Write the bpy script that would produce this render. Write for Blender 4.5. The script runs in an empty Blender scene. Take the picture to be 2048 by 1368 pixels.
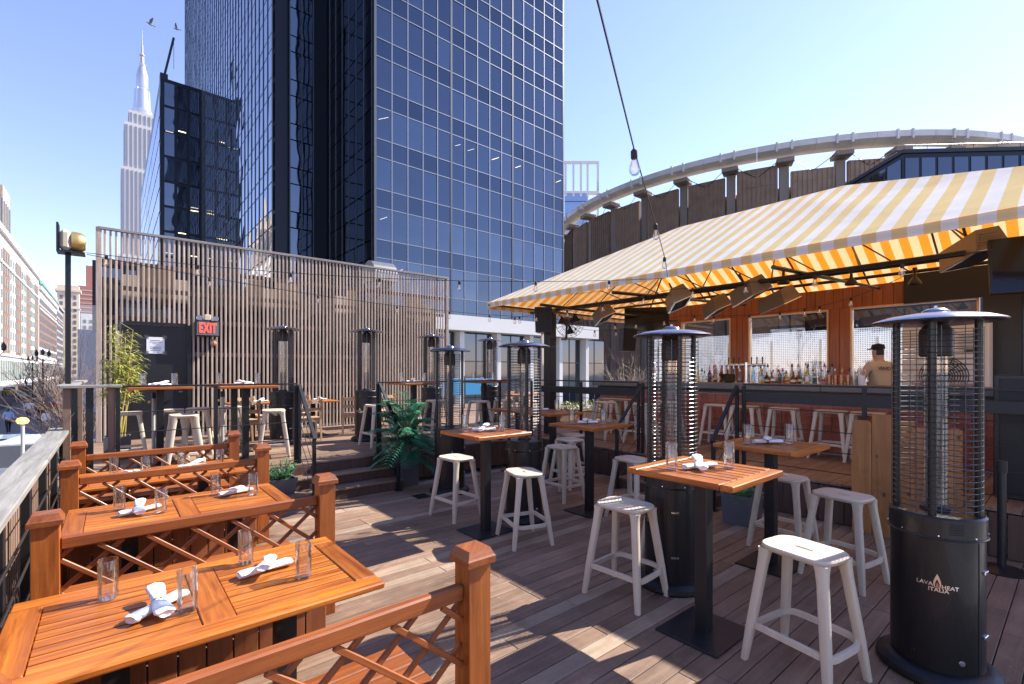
import bpy, bmesh, math, random
from mathutils import Vector, Matrix, Euler, noise as mnoise
R = math.radians
random.seed(7)
SC = bpy.context.scene
COL = SC.collection

# ------------------------------------------------------------------ camera, sky, sun, exposure
cam = bpy.data.cameras.new('camera')
camo = bpy.data.objects.new('camera', cam); COL.objects.link(camo)
cam.sensor_width = 36; cam.lens = 16.84
cam.shift_y = 0.0283
cam.clip_start = 0.05; cam.clip_end = 6000
camo.location = (0, 0, 1.87)
camo.rotation_euler = (R(90), 0, R(-39.9))
SC.camera = camo

SUN_EL = 41.5
SUN_AZ = math.degrees(math.atan2(1.0, -0.22))      # clockwise from +Y
world = bpy.data.worlds.new('World'); SC.world = world; world.use_nodes = True
wn = world.node_tree.nodes; wl = world.node_tree.links
bg = wn['Background']; sky = wn.new('ShaderNodeTexSky')
sky.sky_type = 'NISHITA'; sky.sun_disc = False
sky.sun_elevation = R(SUN_EL); sky.sun_rotation = R(SUN_AZ)
sky.altitude = 0; sky.air_density = 1.15; sky.dust_density = 0.08; sky.ozone_density = 4.0
tint = wn.new('ShaderNodeVectorMath'); tint.operation = 'MULTIPLY'; tint.inputs[1].default_value = (1.17, .945, 1.07)
wl.new(sky.outputs[0], tint.inputs[0]); wl.new(tint.outputs[0], bg.inputs[0]); bg.inputs[1].default_value = 0.108
sl = bpy.data.lights.new('sun', 'SUN'); sl.energy = 4.2; sl.angle = R(0.5); sl.color = (1.0, 0.95, 0.87)
so = bpy.data.objects.new('sun', sl); COL.objects.link(so); so.location = (20, -4, 20)
_sd = Vector((math.sin(R(SUN_AZ)) * math.cos(R(SUN_EL)), math.cos(R(SUN_AZ)) * math.cos(R(SUN_EL)), math.sin(R(SUN_EL))))
so.rotation_euler = _sd.to_track_quat('Z', 'Y').to_euler()
vs = SC.view_settings
vs.view_transform = 'Standard'; vs.look = 'None'; vs.gamma = 1.0; vs.exposure = 1.48; vs.use_curve_mapping = False
SC.render.engine = 'CYCLES'
SC.cycles.use_denoising = True
SC.cycles.max_bounces = 10; SC.cycles.transparent_max_bounces = 40
SC.cycles.transmission_bounces = 8; SC.cycles.caustics_reflective = False; SC.cycles.caustics_refractive = False
SC.cycles.sample_clamp_indirect = 8

# ------------------------------------------------------------------ mesh builder
class B:
    def __init__(s): s.v = []; s.f = []; s.m = []
    def add(s, vs, fs, mi=0):
        o = len(s.v); s.v += [tuple(p) for p in vs]
        s.f += [tuple(i + o for i in f) for f in fs]; s.m += [mi] * len(fs); return s
    def box(s, c, d, rz=0, ch=0.0, mi=0, M=None):
        x, y, z = d[0] / 2, d[1] / 2, d[2] / 2
        if ch <= 0:
            vs = [(a * x, b * y, e * z) for e in (-1, 1) for b in (-1, 1) for a in (-1, 1)]
            fs = [(0, 2, 3, 1), (4, 5, 7, 6), (0, 1, 5, 4), (2, 6, 7, 3), (0, 4, 6, 2), (1, 3, 7, 5)]
        else:
            ch = min(ch, x * .9, y * .9, z * .9); vs = []; ix = {}
            for e in (-1, 1):
                for b in (-1, 1):
                    for a in (-1, 1):
                        for k in range(3):
                            q = [a * x, b * y, e * z]; sg = (a, b, e)
                            for j in range(3):
                                if j != k: q[j] -= sg[j] * ch
                            ix[(a, b, e, k)] = len(vs); vs.append(tuple(q))
            fs = []
            for k in range(3):
                o = [j for j in range(3) if j != k]
                for sg in (-1, 1):
                    lp = []
                    for u, w in ((-1, -1), (1, -1), (1, 1), (-1, 1)):
                        t = [0, 0, 0]; t[k] = sg; t[o[0]] = u; t[o[1]] = w; lp.append(ix[(*t, k)])
                    if (sg > 0) == (k == 1): lp.reverse()
                    fs.append(tuple(lp))
            for k in range(3):       # edges along axis k
                o = [j for j in range(3) if j != k]
                for u in (-1, 1):
                    for w in (-1, 1):
                        def id_(sg, kk):
                            t = [0, 0, 0]; t[k] = sg; t[o[0]] = u; t[o[1]] = w; return ix[(*t, kk)]
                        q = [id_(-1, o[0]), id_(1, o[0]), id_(1, o[1]), id_(-1, o[1])]
                        fs.append(tuple(q))
            for a in (-1, 1):
                for b in (-1, 1):
                    for e in (-1, 1): fs.append(tuple(ix[(a, b, e, k)] for k in range(3)))
        cs, sn = math.cos(rz), math.sin(rz)
        if M is not None: vs = [tuple((M @ Vector(p)) + Vector(c)) for p in vs]
        else: vs = [(c[0] + p[0] * cs - p[1] * sn, c[1] + p[0] * sn + p[1] * cs, c[2] + p[2]) for p in vs]
        return s.add(vs, fs, mi)
    def beam(s, p0, p1, w, h, ch=0.0, mi=0, up=(0, 0, 1)):
        p0 = Vector(p0); p1 = Vector(p1); d = p1 - p0; L = d.length; d.normalize()
        u = Vector(up)
        if abs(d.dot(u)) > .98: u = Vector((0, 1, 0))
        sd = u.cross(d).normalized(); u2 = d.cross(sd)
        M = Matrix((d, sd, u2)).transposed()
        return s.box((p0 + p1) / 2, (L, w, h), ch=ch, mi=mi, M=M)
    def tube(s, pts, r, n=6, closed=False, mi=0, cap=True):
        pts = [Vector(p) for p in pts]; k = len(pts); rings = []; pu = None; o = len(s.v)
        for i, p in enumerate(pts):
            a = pts[i - 1] if (i > 0 or closed) else p
            b = pts[(i + 1) % k] if (i < k - 1 or closed) else p
            d = (b - a).normalized()
            if pu is None:
                u = Vector((0, 0, 1)) if abs(d.z) < .9 else Vector((1, 0, 0))
                u = (u - d * u.dot(d)).normalized()
            else:
                u = (pu - d * pu.dot(d)).normalized()
            pu = u; w = d.cross(u); rr = r[i] if isinstance(r, (list, tuple)) else r
            for j in range(n):
                t = 2 * math.pi * j / n
                s.v.append(tuple(p + (u * math.cos(t) + w * math.sin(t)) * rr))
        for i in range(k if closed else k - 1):
            for j in range(n):
                a = o + i * n + j; b = o + i * n + (j + 1) % n; i2 = (i + 1) % k
                s.f.append((a, b, o + i2 * n + (j + 1) % n, o + i2 * n + j)); s.m.append(mi)
        if cap and not closed:
            s.f.append(tuple(o + j for j in reversed(range(n)))); s.m.append(mi)
            s.f.append(tuple(o + (k - 1) * n + j for j in range(n))); s.m.append(mi)
        return s
    def lathe(s, prof, n=24, c=(0, 0, 0), mi=0):
        o = len(s.v)
        for r, z in prof:
            for j in range(n):
                t = 2 * math.pi * j / n
                s.v.append((c[0] + r * math.cos(t), c[1] + r * math.sin(t), c[2] + z))
        for i in range(len(prof) - 1):
            for j in range(n):
                a = o + i * n + j; b = o + i * n + (j + 1) % n
                s.f.append((a, b, b + n, a + n)); s.m.append(mi)
        if prof[0][0] > 1e-4: s.f.append(tuple(o + j for j in reversed(range(n)))); s.m.append(mi)
        if prof[-1][0] > 1e-4: s.f.append(tuple(o + (len(prof) - 1) * n + j for j in range(n))); s.m.append(mi)
        return s
    def loft(s, secs, mi=0, cap=True, closed=False):
        o = len(s.v); n = len(secs[0]); k = len(secs)
        for sec in secs: s.v += [tuple(p) for p in sec]
        for i in range(k if closed else k - 1):
            i2 = (i + 1) % k
            for j in range(n):
                s.f.append((o + i * n + j, o + i * n + (j + 1) % n, o + i2 * n + (j + 1) % n, o + i2 * n + j)); s.m.append(mi)
        if cap and not closed:
            s.f.append(tuple(o + j for j in reversed(range(n)))); s.m.append(mi)
            s.f.append(tuple(o + (k - 1) * n + j for j in range(n))); s.m.append(mi)
        return s
    def mesh(s, name, mats, smooth=0):
        me = bpy.data.meshes.new(name); me.from_pydata(s.v, [], s.f)
        bm = bmesh.new(); bm.from_mesh(me); bmesh.ops.recalc_face_normals(bm, faces=bm.faces); bm.to_mesh(me); bm.free()
        if not isinstance(mats, (list, tuple)): mats = [mats]
        for m in mats: me.materials.append(m)
        if len(mats) > 1: me.polygons.foreach_set('material_index', s.m)
        if smooth:
            me.shade_smooth(); me.set_sharp_from_angle(angle=R(smooth))
        me.update(); return me
    def obj(s, name, mats, parent=None, loc=(0, 0, 0), rz=0, smooth=0):
        return link(name, s.mesh(name, mats, smooth), parent, loc, rz)
def link(name, me, parent=None, loc=(0, 0, 0), rz=0):
    o = bpy.data.objects.new(name, me); COL.objects.link(o)
    o.parent = parent; o.location = loc; o.rotation_euler = (0, 0, rz); return o
def tag(o, label, cat, group=None):
    o['label'] = label; o['category'] = cat
    if group: o['group'] = group
    return o
def thing(name, label, cat, loc=(0, 0, 0), rz=0, group=None):
    o = link(name, None, None, loc, rz); return tag(o, label, cat, group)
def struct(o): o['kind'] = 'structure'; return o
def stuff(o): o['kind'] = 'stuff'; return o
def copy_tree(o, parent=None):
    c = o.copy(); COL.objects.link(c); c.parent = parent
    for ch in o.children: copy_tree(ch, c)
    return c
def dup(root, label, loc, rz=0, first=None):
    c = copy_tree(root); c.location = loc; c.rotation_euler = (0, 0, rz); c['label'] = label; return c
class Proto:                                            # first use is the thing itself, later uses are copies
    def __init__(s, root): s.r = root; s.used = False
    def put(s, label, loc, rz=0, sc=None):
        if not s.used:
            s.used = True; o = s.r; o.location = loc; o.rotation_euler = (0, 0, rz); o['label'] = label
        else: o = dup(s.r, label, loc, rz)
        if sc: o.scale = (sc, sc, sc)
        return o

# ------------------------------------------------------------------ materials
def mat(name):
    m = bpy.data.materials.new(name); m.use_nodes = True
    nt = m.node_tree; return m, nt, nt.nodes['Principled BSDF'], nt.nodes.new, nt.links.new
def plain(name, c, rough=.5, metal=0, spec=.5, var=.0, nscale=8, bump=0, coat=0):
    m, nt, p, N, L = mat(name)
    p.inputs['Base Color'].default_value = (*c, 1); p.inputs['Roughness'].default_value = rough
    p.inputs['Metallic'].default_value = metal; p.inputs['Specular IOR Level'].default_value = spec
    if coat: p.inputs['Coat Weight'].default_value = coat
    if var or bump:
        tc = N('ShaderNodeTexCoord'); nz = N('ShaderNodeTexNoise'); nz.inputs['Scale'].default_value = nscale
        nz.inputs['Detail'].default_value = 6; L(tc.outputs['Object'], nz.inputs['Vector'])
        if var:
            oi = N('ShaderNodeObjectInfo'); ad = N('ShaderNodeMath'); ad.operation = 'MULTIPLY_ADD'
            ad.inputs[1].default_value = .5; L(oi.outputs['Random'], ad.inputs[0]); L(nz.outputs[0], ad.inputs[2])
            mr = N('ShaderNodeMapRange'); mr.inputs[1].default_value = .35; mr.inputs[2].default_value = 1.15
            mr.inputs[3].default_value = 1 - var; mr.inputs[4].default_value = 1 + var; L(ad.outputs[0], mr.inputs[0])
            mx = N('ShaderNodeVectorMath'); mx.operation = 'SCALE'; mx.inputs[0].default_value = c
            L(mr.outputs[0], mx.inputs['Scale']); L(mx.outputs[0], p.inputs['Base Color'])
            r2 = N('ShaderNodeMapRange'); r2.inputs[3].default_value = max(.02, rough - .1); r2.inputs[4].default_value = min(1, rough + .15)
            L(nz.outputs[0], r2.inputs[0]); L(r2.outputs[0], p.inputs['Roughness'])
        if bump:
            bp = N('ShaderNodeBump'); bp.inputs['Strength'].default_value = bump; bp.inputs['Distance'].default_value = .01
            L(nz.outputs[0], bp.inputs['Height']); L(bp.outputs[0], p.inputs['Normal'])
    return m
def wood(name, c1, c2, axis=0, fine=26, rough=.5, rnd=.25, coat=0, bump=.25, wear=0, wearc=(.5, .45, .4)):
    m, nt, p, N, L = mat(name)
    tc = N('ShaderNodeTexCoord'); oi = N('ShaderNodeObjectInfo'); va = N('ShaderNodeVectorMath'); va.operation = 'ADD'
    sc = N('ShaderNodeVectorMath'); sc.operation = 'SCALE'; sc.inputs[0].default_value = (17, 31, 23)
    L(oi.outputs['Random'], sc.inputs['Scale']); L(tc.outputs['Object'], va.inputs[0]); L(sc.outputs[0], va.inputs[1])
    mp = N('ShaderNodeMapping'); s = [fine] * 3; s[axis] = fine * .06; mp.inputs['Scale'].default_value = s
    L(va.outputs[0], mp.inputs['Vector'])
    n1 = N('ShaderNodeTexNoise'); n1.inputs['Scale'].default_value = 1; n1.inputs['Detail'].default_value = 8; n1.inputs['Roughness'].default_value = .65
    n1.inputs['Distortion'].default_value = .6
    L(mp.outputs[0], n1.inputs['Vector'])
    n2 = N('ShaderNodeTexNoise'); n2.inputs['Scale'].default_value = 2.2; n2.inputs['Detail'].default_value = 4; L(va.outputs[0], n2.inputs['Vector'])
    cr = N('ShaderNodeValToRGB'); cr.color_ramp.elements[0].position = .3; cr.color_ramp.elements[1].position = .72
    cr.color_ramp.elements[0].color = (*c1, 1); cr.color_ramp.elements[1].color = (*c2, 1); L(n1.outputs[0], cr.inputs[0])
    ma = N('ShaderNodeMath'); ma.operation = 'MULTIPLY_ADD'; L(oi.outputs['Random'], ma.inputs[0]); ma.inputs[1].default_value = 1.0; L(n2.outputs[0], ma.inputs[2])
    mr = N('ShaderNodeMapRange'); mr.inputs[1].default_value = .3; mr.inputs[2].default_value = 1.7; mr.inputs[3].default_value = 1 - rnd; mr.inputs[4].default_value = 1 + rnd
    L(ma.outputs[0], mr.inputs[0])
    vm = N('ShaderNodeVectorMath'); vm.operation = 'SCALE'; L(cr.outputs[0], vm.inputs[0]); L(mr.outputs[0], vm.inputs['Scale'])
    out = vm.outputs[0]
    if wear:
        n3 = N('ShaderNodeTexNoise'); n3.inputs['Scale'].default_value = 5; n3.inputs['Detail'].default_value = 9; n3.inputs['Roughness'].default_value = .75
        L(va.outputs[0], n3.inputs['Vector'])
        w = N('ShaderNodeMapRange'); w.inputs[1].default_value = .55; w.inputs[2].default_value = .75; w.inputs[4].default_value = wear; L(n3.outputs[0], w.inputs[0])
        mx = N('ShaderNodeMix'); mx.data_type = 'RGBA'; L(w.outputs[0], mx.inputs[0]); L(out, mx.inputs[6]); mx.inputs[7].default_value = (*wearc, 1)
        out = mx.outputs[2]
    if wear and name.startswith('deck'):
        v1 = N('ShaderNodeTexVoronoi'); v1.inputs['Scale'].default_value = 9; L(va.outputs[0], v1.inputs['Vector'])
        w1 = N('ShaderNodeMapRange'); w1.inputs[1].default_value = .035; w1.inputs[2].default_value = .05; w1.inputs[3].default_value = .8; w1.inputs[4].default_value = 0; L(v1.outputs['Distance'], w1.inputs[0])
        x1 = N('ShaderNodeMix'); x1.data_type = 'RGBA'; L(w1.outputs[0], x1.inputs[0]); L(out, x1.inputs[6]); x1.inputs[7].default_value = (.5, .46, .4, 1); out = x1.outputs[2]
        n4 = N('ShaderNodeTexNoise'); n4.inputs['Scale'].default_value = 1.1; n4.inputs['Detail'].default_value = 7; n4.inputs['Roughness'].default_value = .7; g_ = N('ShaderNodeNewGeometry'); L(g_.outputs['Position'], n4.inputs[0])
        w2 = N('ShaderNodeMapRange'); w2.inputs[1].default_value = .35; w2.inputs[2].default_value = .62; w2.inputs[3].default_value = .66; w2.inputs[4].default_value = 1.06; L(n4.outputs[0], w2.inputs[0])
        x2 = N('ShaderNodeVectorMath'); x2.operation = 'SCALE'; L(out, x2.inputs[0]); L(w2.outputs[0], x2.inputs['Scale']); out = x2.outputs[0]
    L(out, p.inputs['Base Color'])
    rr = N('ShaderNodeMapRange'); rr.inputs[3].default_value = rough - .12; rr.inputs[4].default_value = rough + .18; L(n1.outputs[0], rr.inputs[0]); L(rr.outputs[0], p.inputs['Roughness'])
    if coat: p.inputs['Coat Weight'].default_value = coat; p.inputs['Coat Roughness'].default_value = .22
    bp = N('ShaderNodeBump'); bp.inputs['Strength'].default_value = bump; bp.inputs['Distance'].default_value = .004
    L(n1.outputs[0], bp.inputs['Height']); L(bp.outputs[0], p.inputs['Normal'])
    return m
def thin_glass(name, tint=(1, 1, 1), refl=1.0, rough=.02, base=0.0, dirt=0):
    m, nt, p, N, L = mat(name); nt.nodes.remove(p); out = nt.nodes['Material Output']
    tr = N('ShaderNodeBsdfTransparent'); tr.inputs[0].default_value = (*tint, 1)
    gl = N('ShaderNodeBsdfGlossy'); gl.inputs['Roughness'].default_value = rough
    fr = N('ShaderNodeLayerWeight'); fr.inputs[0].default_value = .35
    mr = N('ShaderNodeMapRange'); mr.inputs[3].default_value = .04 + base; mr.inputs[4].default_value = min(1, .5 * refl + base); L(fr.outputs['Fresnel'], mr.inputs[0])
    mx = N('ShaderNodeMixShader'); L(mr.outputs[0], mx.inputs[0]); L(tr.outputs[0], mx.inputs[1]); L(gl.outputs[0], mx.inputs[2])
    L(mx.outputs[0], out.inputs[0]); return m
def emis(name, c, s):
    m, nt, p, N, L = mat(name); p.inputs['Base Color'].default_value = (*c, 1)
    p.inputs['Emission Color'].default_value = (*c, 1); p.inputs['Emission Strength'].default_value = s; return m
def awning_mat(name, axis):
    m, nt, p, N, L = mat(name); nt.nodes.remove(p); out = nt.nodes['Material Output']
    tc = N('ShaderNodeTexCoord'); sp = N('ShaderNodeSeparateXYZ'); L(tc.outputs['Object'], sp.inputs[0])
    a = N('ShaderNodeMath'); a.operation = 'MULTIPLY'; a.inputs[1].default_value = 1 / .27; L(sp.outputs[axis], a.inputs[0])
    f = N('ShaderNodeMath'); f.operation = 'FRACT'; L(a.outputs[0], f.inputs[0])
    g = N('ShaderNodeMath'); g.operation = 'GREATER_THAN'; g.inputs[1].default_value = .5; L(f.outputs[0], g.inputs[0])
    nz = N('ShaderNodeTexNoise'); nz.inputs['Scale'].default_value = 3; nz.inputs['Detail'].default_value = 6; L(tc.outputs['Object'], nz.inputs[0])
    mr = N('ShaderNodeMapRange'); mr.inputs[3].default_value = .88; mr.inputs[4].default_value = 1.06; L(nz.outputs[0], mr.inputs[0])
    def mixc(c0, c1):
        x = N('ShaderNodeMix'); x.data_type = 'RGBA'; L(g.outputs[0], x.inputs[0]); x.inputs[6].default_value = (*c0, 1); x.inputs[7].default_value = (*c1, 1)
        s = N('ShaderNodeVectorMath'); s.operation = 'SCALE'; L(x.outputs[2], s.inputs[0]); L(mr.outputs[0], s.inputs['Scale']); return s.outputs[0]
    d = N('ShaderNodeBsdfDiffuse'); L(mixc((.94, .91, .85), (.90, .72, .36)), d.inputs[0])
    t = N('ShaderNodeBsdfTranslucent'); L(mixc((.86, .55, .25), (.85, .25, .008)), t.inputs[0])
    mx = N('ShaderNodeMixShader'); mx.inputs[0].default_value = .36; L(d.outputs[0], mx.inputs[1]); L(t.outputs[0], mx.inputs[2])
    n2 = N('ShaderNodeTexNoise'); n2.inputs['Scale'].default_value = 1.3; n2.inputs['Detail'].default_value = 5; n2.inputs['Distortion'].default_value = .8; L(tc.outputs['Object'], n2.inputs[0])
    bp = N('ShaderNodeBump'); bp.inputs['Strength'].default_value = .35; bp.inputs['Distance'].default_value = .05; L(n2.outputs[0], bp.inputs['Height']); L(bp.outputs[0], d.inputs['Normal']); L(bp.outputs[0], t.inputs['Normal'])
    L(mx.outputs[0], out.inputs[0]); return m
M = {}
TEAK1, TEAK2 = (.18, .034, .003), (.60, .185, .016)
M['teak_x'] = wood('teak_x', TEAK1, TEAK2, 0, 24, .40, .25, .22, .4, .45, (.17, .040, .006))
M['teak_y'] = wood('teak_y', (.17, .035, .004), (.50, .15, .016), 1, 24, .40, .25, .22, .4, .45, (.13, .032, .006))
M['teak_z'] = wood('teak_z', (.20, .048, .007), (.43, .125, .018), 2, 30, .46, .22, .15, .4, .4, (.13, .035, .008))
M['booth_x'] = wood('booth_x', (.15, .035, .007), (.33, .09, .015), 0, 30, .5, .22, .1, .4, .4, (.11, .032, .009))
M['booth_z'] = wood('booth_z', (.20, .055, .018), (.34, .11, .035), 2, 24, .45, .2, .15)
M['deck'] = wood('deck', (.17, .098, .063), (.315, .20, .13), 0, 22, .55, .28, 0, .5, .5, (.42, .31, .22))
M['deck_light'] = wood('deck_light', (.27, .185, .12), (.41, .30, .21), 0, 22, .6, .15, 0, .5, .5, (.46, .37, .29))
M['deck_y'] = wood('deck_y', (.14, .075, .045), (.25, .145, .09), 1, 22, .55, .2, 0, .5, .35, (.28, .22, .17))
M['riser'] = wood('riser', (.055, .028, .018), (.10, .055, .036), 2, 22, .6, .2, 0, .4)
M['grey_wood'] = wood('grey_wood', (.15, .138, .122), (.30, .282, .255), 1, 24, .8, .12, 0, .8, .4, (.36, .34, .31))
M['grey_wood_x'] = wood('grey_wood_x', (.17, .155, .14), (.31, .29, .26), 0, 24, .8, .12, 0, .6)
M['slat'] = wood('slat', (.30, .225, .17), (.52, .41, .325), 2, 30, .75, .35, 0, .4, .4, (.60, .52, .44))
M['slat_back'] = wood('slat_back', (.014, .010, .008), (.03, .021, .017), 2, 18, .7, .3, 0, .4)  # near-black: the shade behind the slats is put into the board colour
M['fence_wood'] = wood('fence_wood', (.13, .08, .055), (.24, .15, .10), 2, 22, .7, .25)
M['cedar'] = wood('cedar', (.20, .072, .018), (.40, .175, .052), 2, 14, .6, .2, 0, .4, .75, (.13, .045, .015))
_c = M['cedar'].node_tree; _p = _c.nodes['Principled BSDF']; _src = _p.inputs['Base Color'].links[0].from_socket
_tc = _c.nodes.new('ShaderNodeTexCoord'); _oi = _c.nodes.new('ShaderNodeObjectInfo'); _sv = _c.nodes.new('ShaderNodeVectorMath'); _sv.operation = 'SCALE'; _sv.inputs[0].default_value = (13, 7, 29)
_av = _c.nodes.new('ShaderNodeVectorMath'); _c.links.new(_oi.outputs['Random'], _sv.inputs['Scale']); _c.links.new(_tc.outputs['Object'], _av.inputs[0]); _c.links.new(_sv.outputs[0], _av.inputs[1])
_mp = _c.nodes.new('ShaderNodeMapping'); _mp.inputs['Scale'].default_value = (1.2, .3, .75); _c.links.new(_av.outputs[0], _mp.inputs[0])
_vo = _c.nodes.new('ShaderNodeTexVoronoi'); _vo.inputs['Scale'].default_value = 6.5; _c.links.new(_mp.outputs[0], _vo.inputs['Vector'])
_mr = _c.nodes.new('ShaderNodeMapRange'); _mr.inputs[1].default_value = .08; _mr.inputs[2].default_value = .17; _mr.inputs[3].default_value = .9; _mr.inputs[4].default_value = 0; _c.links.new(_vo.outputs['Distance'], _mr.inputs[0])
_mx = _c.nodes.new('ShaderNodeMix'); _mx.data_type = 'RGBA'; _c.links.new(_mr.outputs[0], _mx.inputs[0]); _c.links.new(_src, _mx.inputs[6]); _mx.inputs[7].default_value = (.05, .016, .006, 1); _c.links.new(_mx.outputs[2], _p.inputs['Base Color'])
M['clad'] = wood('clad', (.17, .05, .02), (.32, .105, .045), 2, 20, .5, .2, .1)
M['chair'] = wood('chair', (.42, .25, .13), (.60, .40, .23), 2, 26, .5, .2)
M['stool'] = wood('stool', (.56, .465, .35), (.66, .56, .43), 2, 9, .5, .07, 0, .04, .5, (.36, .30, .24))
M['black'] = plain('black', (.012, .012, .014), .38, var=.15, nscale=20)
M['black_metal'] = plain('black_metal', (.016, .017, .020), .42, .3, var=.2, nscale=9, bump=.03)
M['heater_black'] = plain('heater_black', (.014, .013, .013), .33, .25, var=.25, nscale=120, bump=.12, coat=.15)
M['hood'] = plain('hood', (.30, .30, .32), .2, 1.0, var=.1, nscale=6)
M['chrome'] = plain('chrome', (.75, .75, .76), .18, 1.0)
M['wire'] = plain('wire', (.13, .13, .135), .32, 1.0)
M['rubber'] = plain('rubber', (.01, .01, .011), .6)
M['cable'] = plain('cable', (.05, .05, .055), .4, .6)
M['white'] = plain('white', (.78, .77, .75), .6, var=.04, nscale=4)
M['paper'] = plain('paper', (.80, .79, .78), .8)
M['linen'] = plain('linen', (.82, .82, .83), .9, var=.05, nscale=60, bump=.25)
M['band'] = plain('band', (.10, .11, .14), .8)
M['glass'] = thin_glass('glass', (.97, .98, .98), 1.3, .02, .035)
M['tube_glass'] = thin_glass('tube_glass', (.95, .95, .96), 1.2, .04, .03)
M['bulb'] = thin_glass('bulb', (.98, .97, .95), 1.3, .03, .05)
M['filament'] = emis('filament', (1.0, .60, .30), .25)
M['window_glass'] = thin_glass('window_glass', (.93, .95, .96), 1.0, .02, .02)
M['concrete'] = plain('concrete', (.42, .40, .37), .8, var=.12, nscale=2, bump=.1)
M['counter'] = plain('counter', (.13, .125, .12), .5, var=.25, nscale=7, bump=.08)
M['planter'] = plain('planter', (.10, .105, .115), .55, var=.15, nscale=6)
M['soil'] = plain('soil', (.04, .028, .02), .95, bump=.5, nscale=40)
M['tan_metal'] = plain('tan_metal', (.25, .19, .135), .38, .55, var=.1)
M['dark'] = plain('dark', (.006, .006, .007), .7)
M['screen'] = plain('screen', (.008, .009, .011), .12)
M['gold'] = plain('gold', (.62, .44, .16), .32, .8, var=.2, nscale=5)
M['red_sign'] = emis('red_sign', (.85, .06, .03), .9)
M['leaf_palm'] = plain('leaf_palm', (.05, .23, .12), .4, var=.35, nscale=6)
M['leaf_green'] = plain('leaf_green', (.09, .24, .10), .5, var=.35, nscale=9)
M['leaf_bamboo'] = plain('leaf_bamboo', (.36, .38, .07), .5, var=.4, nscale=9)
M['cane'] = plain('cane', (.45, .36, .10), .5, var=.25, nscale=9)
M['twig'] = plain('twig', (.30, .20, .15), .8, var=.25, nscale=9)
M['twig_pale'] = plain('twig_pale', (.52, .48, .43), .8, var=.25, nscale=9)
M['tile'] = plain('tile', (.33, .090, .055), .22, var=.35, nscale=3)
M['grout'] = plain('grout', (.36, .29, .25), .9)
M['awn_y'] = awning_mat('awning_cloth_front', 1); M['awn_x'] = awning_mat('awning_cloth_end', 0)

# ------------------------------------------------------------------ ground, street
ZS = -2.6
M['asphalt'] = plain('asphalt', (.055, .055, .058), .85, var=.15, nscale=1.5)
M['paving'] = plain('paving', (.17, .17, .175), .8, var=.2, nscale=.6)
M['paint'] = plain('paint', (.70, .70, .66), .7)
b = B(); b.add([(-2500, -2500, ZS - .02), (2500, -2500, ZS - .02), (2500, 2500, ZS - .02), (-2500, 2500, ZS - .02)], [(0, 1, 2, 3)])
struct(b.obj('ground', plain('city_ground', (.16, .155, .15), .9, var=.15, nscale=.05)))
b = B(); b.box((-16.5, 210, ZS - .008), (14, 700, .016)); struct(b.obj('road', M['asphalt']))
b = B(); b.box((-5, 200, ZS + .05), (8.9, 690, .13)); struct(b.obj('pavement', M['paving']))
b = B(); b.box((-24.9, 200, ZS + .05), (2.7, 690, .13)); struct(b.obj('far_pavement', M['paving']))
b = B()
for k in range(60): b.box((-16.5, 20 + k * 9, ZS + .014), (.14, 3, .004))
struct(b.obj('lane_markings', M['paint']))
b = B(); b.box((6.5, 7.2, -1.34), (14.1, 19.5, 2.5)); struct(b.obj('terrace_base', M['concrete']))

# ------------------------------------------------------------------ decks made of single planks
def decking(name, x0, x1, y0, y1, ztop, pitch, splits, light=(), rnd=.5, holes=None):
    root = struct(link(name, None, None, (0, 0, ztop)))
    s = B(); s.box(((x0 + x1) / 2, (y0 + y1) / 2, -.06), (x1 - x0, y1 - y0, .044)); s.obj('subfloor', M['dark'], root)
    n = int((y1 - y0) / pitch)
    for i in range(n):
        y = y0 + (i + .5) * pitch
        xs = [x0] + [q + random.choice((-.6, 0, .6, .9)) * rnd for q in splits] + [x1]
        for a, c in zip(xs[:-1], xs[1:]):
            p = B(); L = c - a - .004
            p.box((0, 0, 0), (L, pitch - .006, .030), ch=.003)
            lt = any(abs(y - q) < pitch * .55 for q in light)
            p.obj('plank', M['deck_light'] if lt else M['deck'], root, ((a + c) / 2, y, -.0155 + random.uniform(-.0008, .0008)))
    return root
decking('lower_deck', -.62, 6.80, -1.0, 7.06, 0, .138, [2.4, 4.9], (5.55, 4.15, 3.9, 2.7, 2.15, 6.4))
ZU = .48
decking('bar_deck', 6.86, 12.6, -1.4, 7.50, ZU, .138, [9.3], ())
decking('rear_deck', -.62, 13.9, 7.52, 12.4, ZU, .138, [2.6, 6.4, 10.1], (9.1, 10.4))
b = B(); y = 12.47
while y < 16.8: b.box((10.9, y, ZU - .016), (6.0, .132, .03)); y += .138
r = struct(b.obj('rear_deck_extension', M['deck'])); stuff(r)
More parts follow.
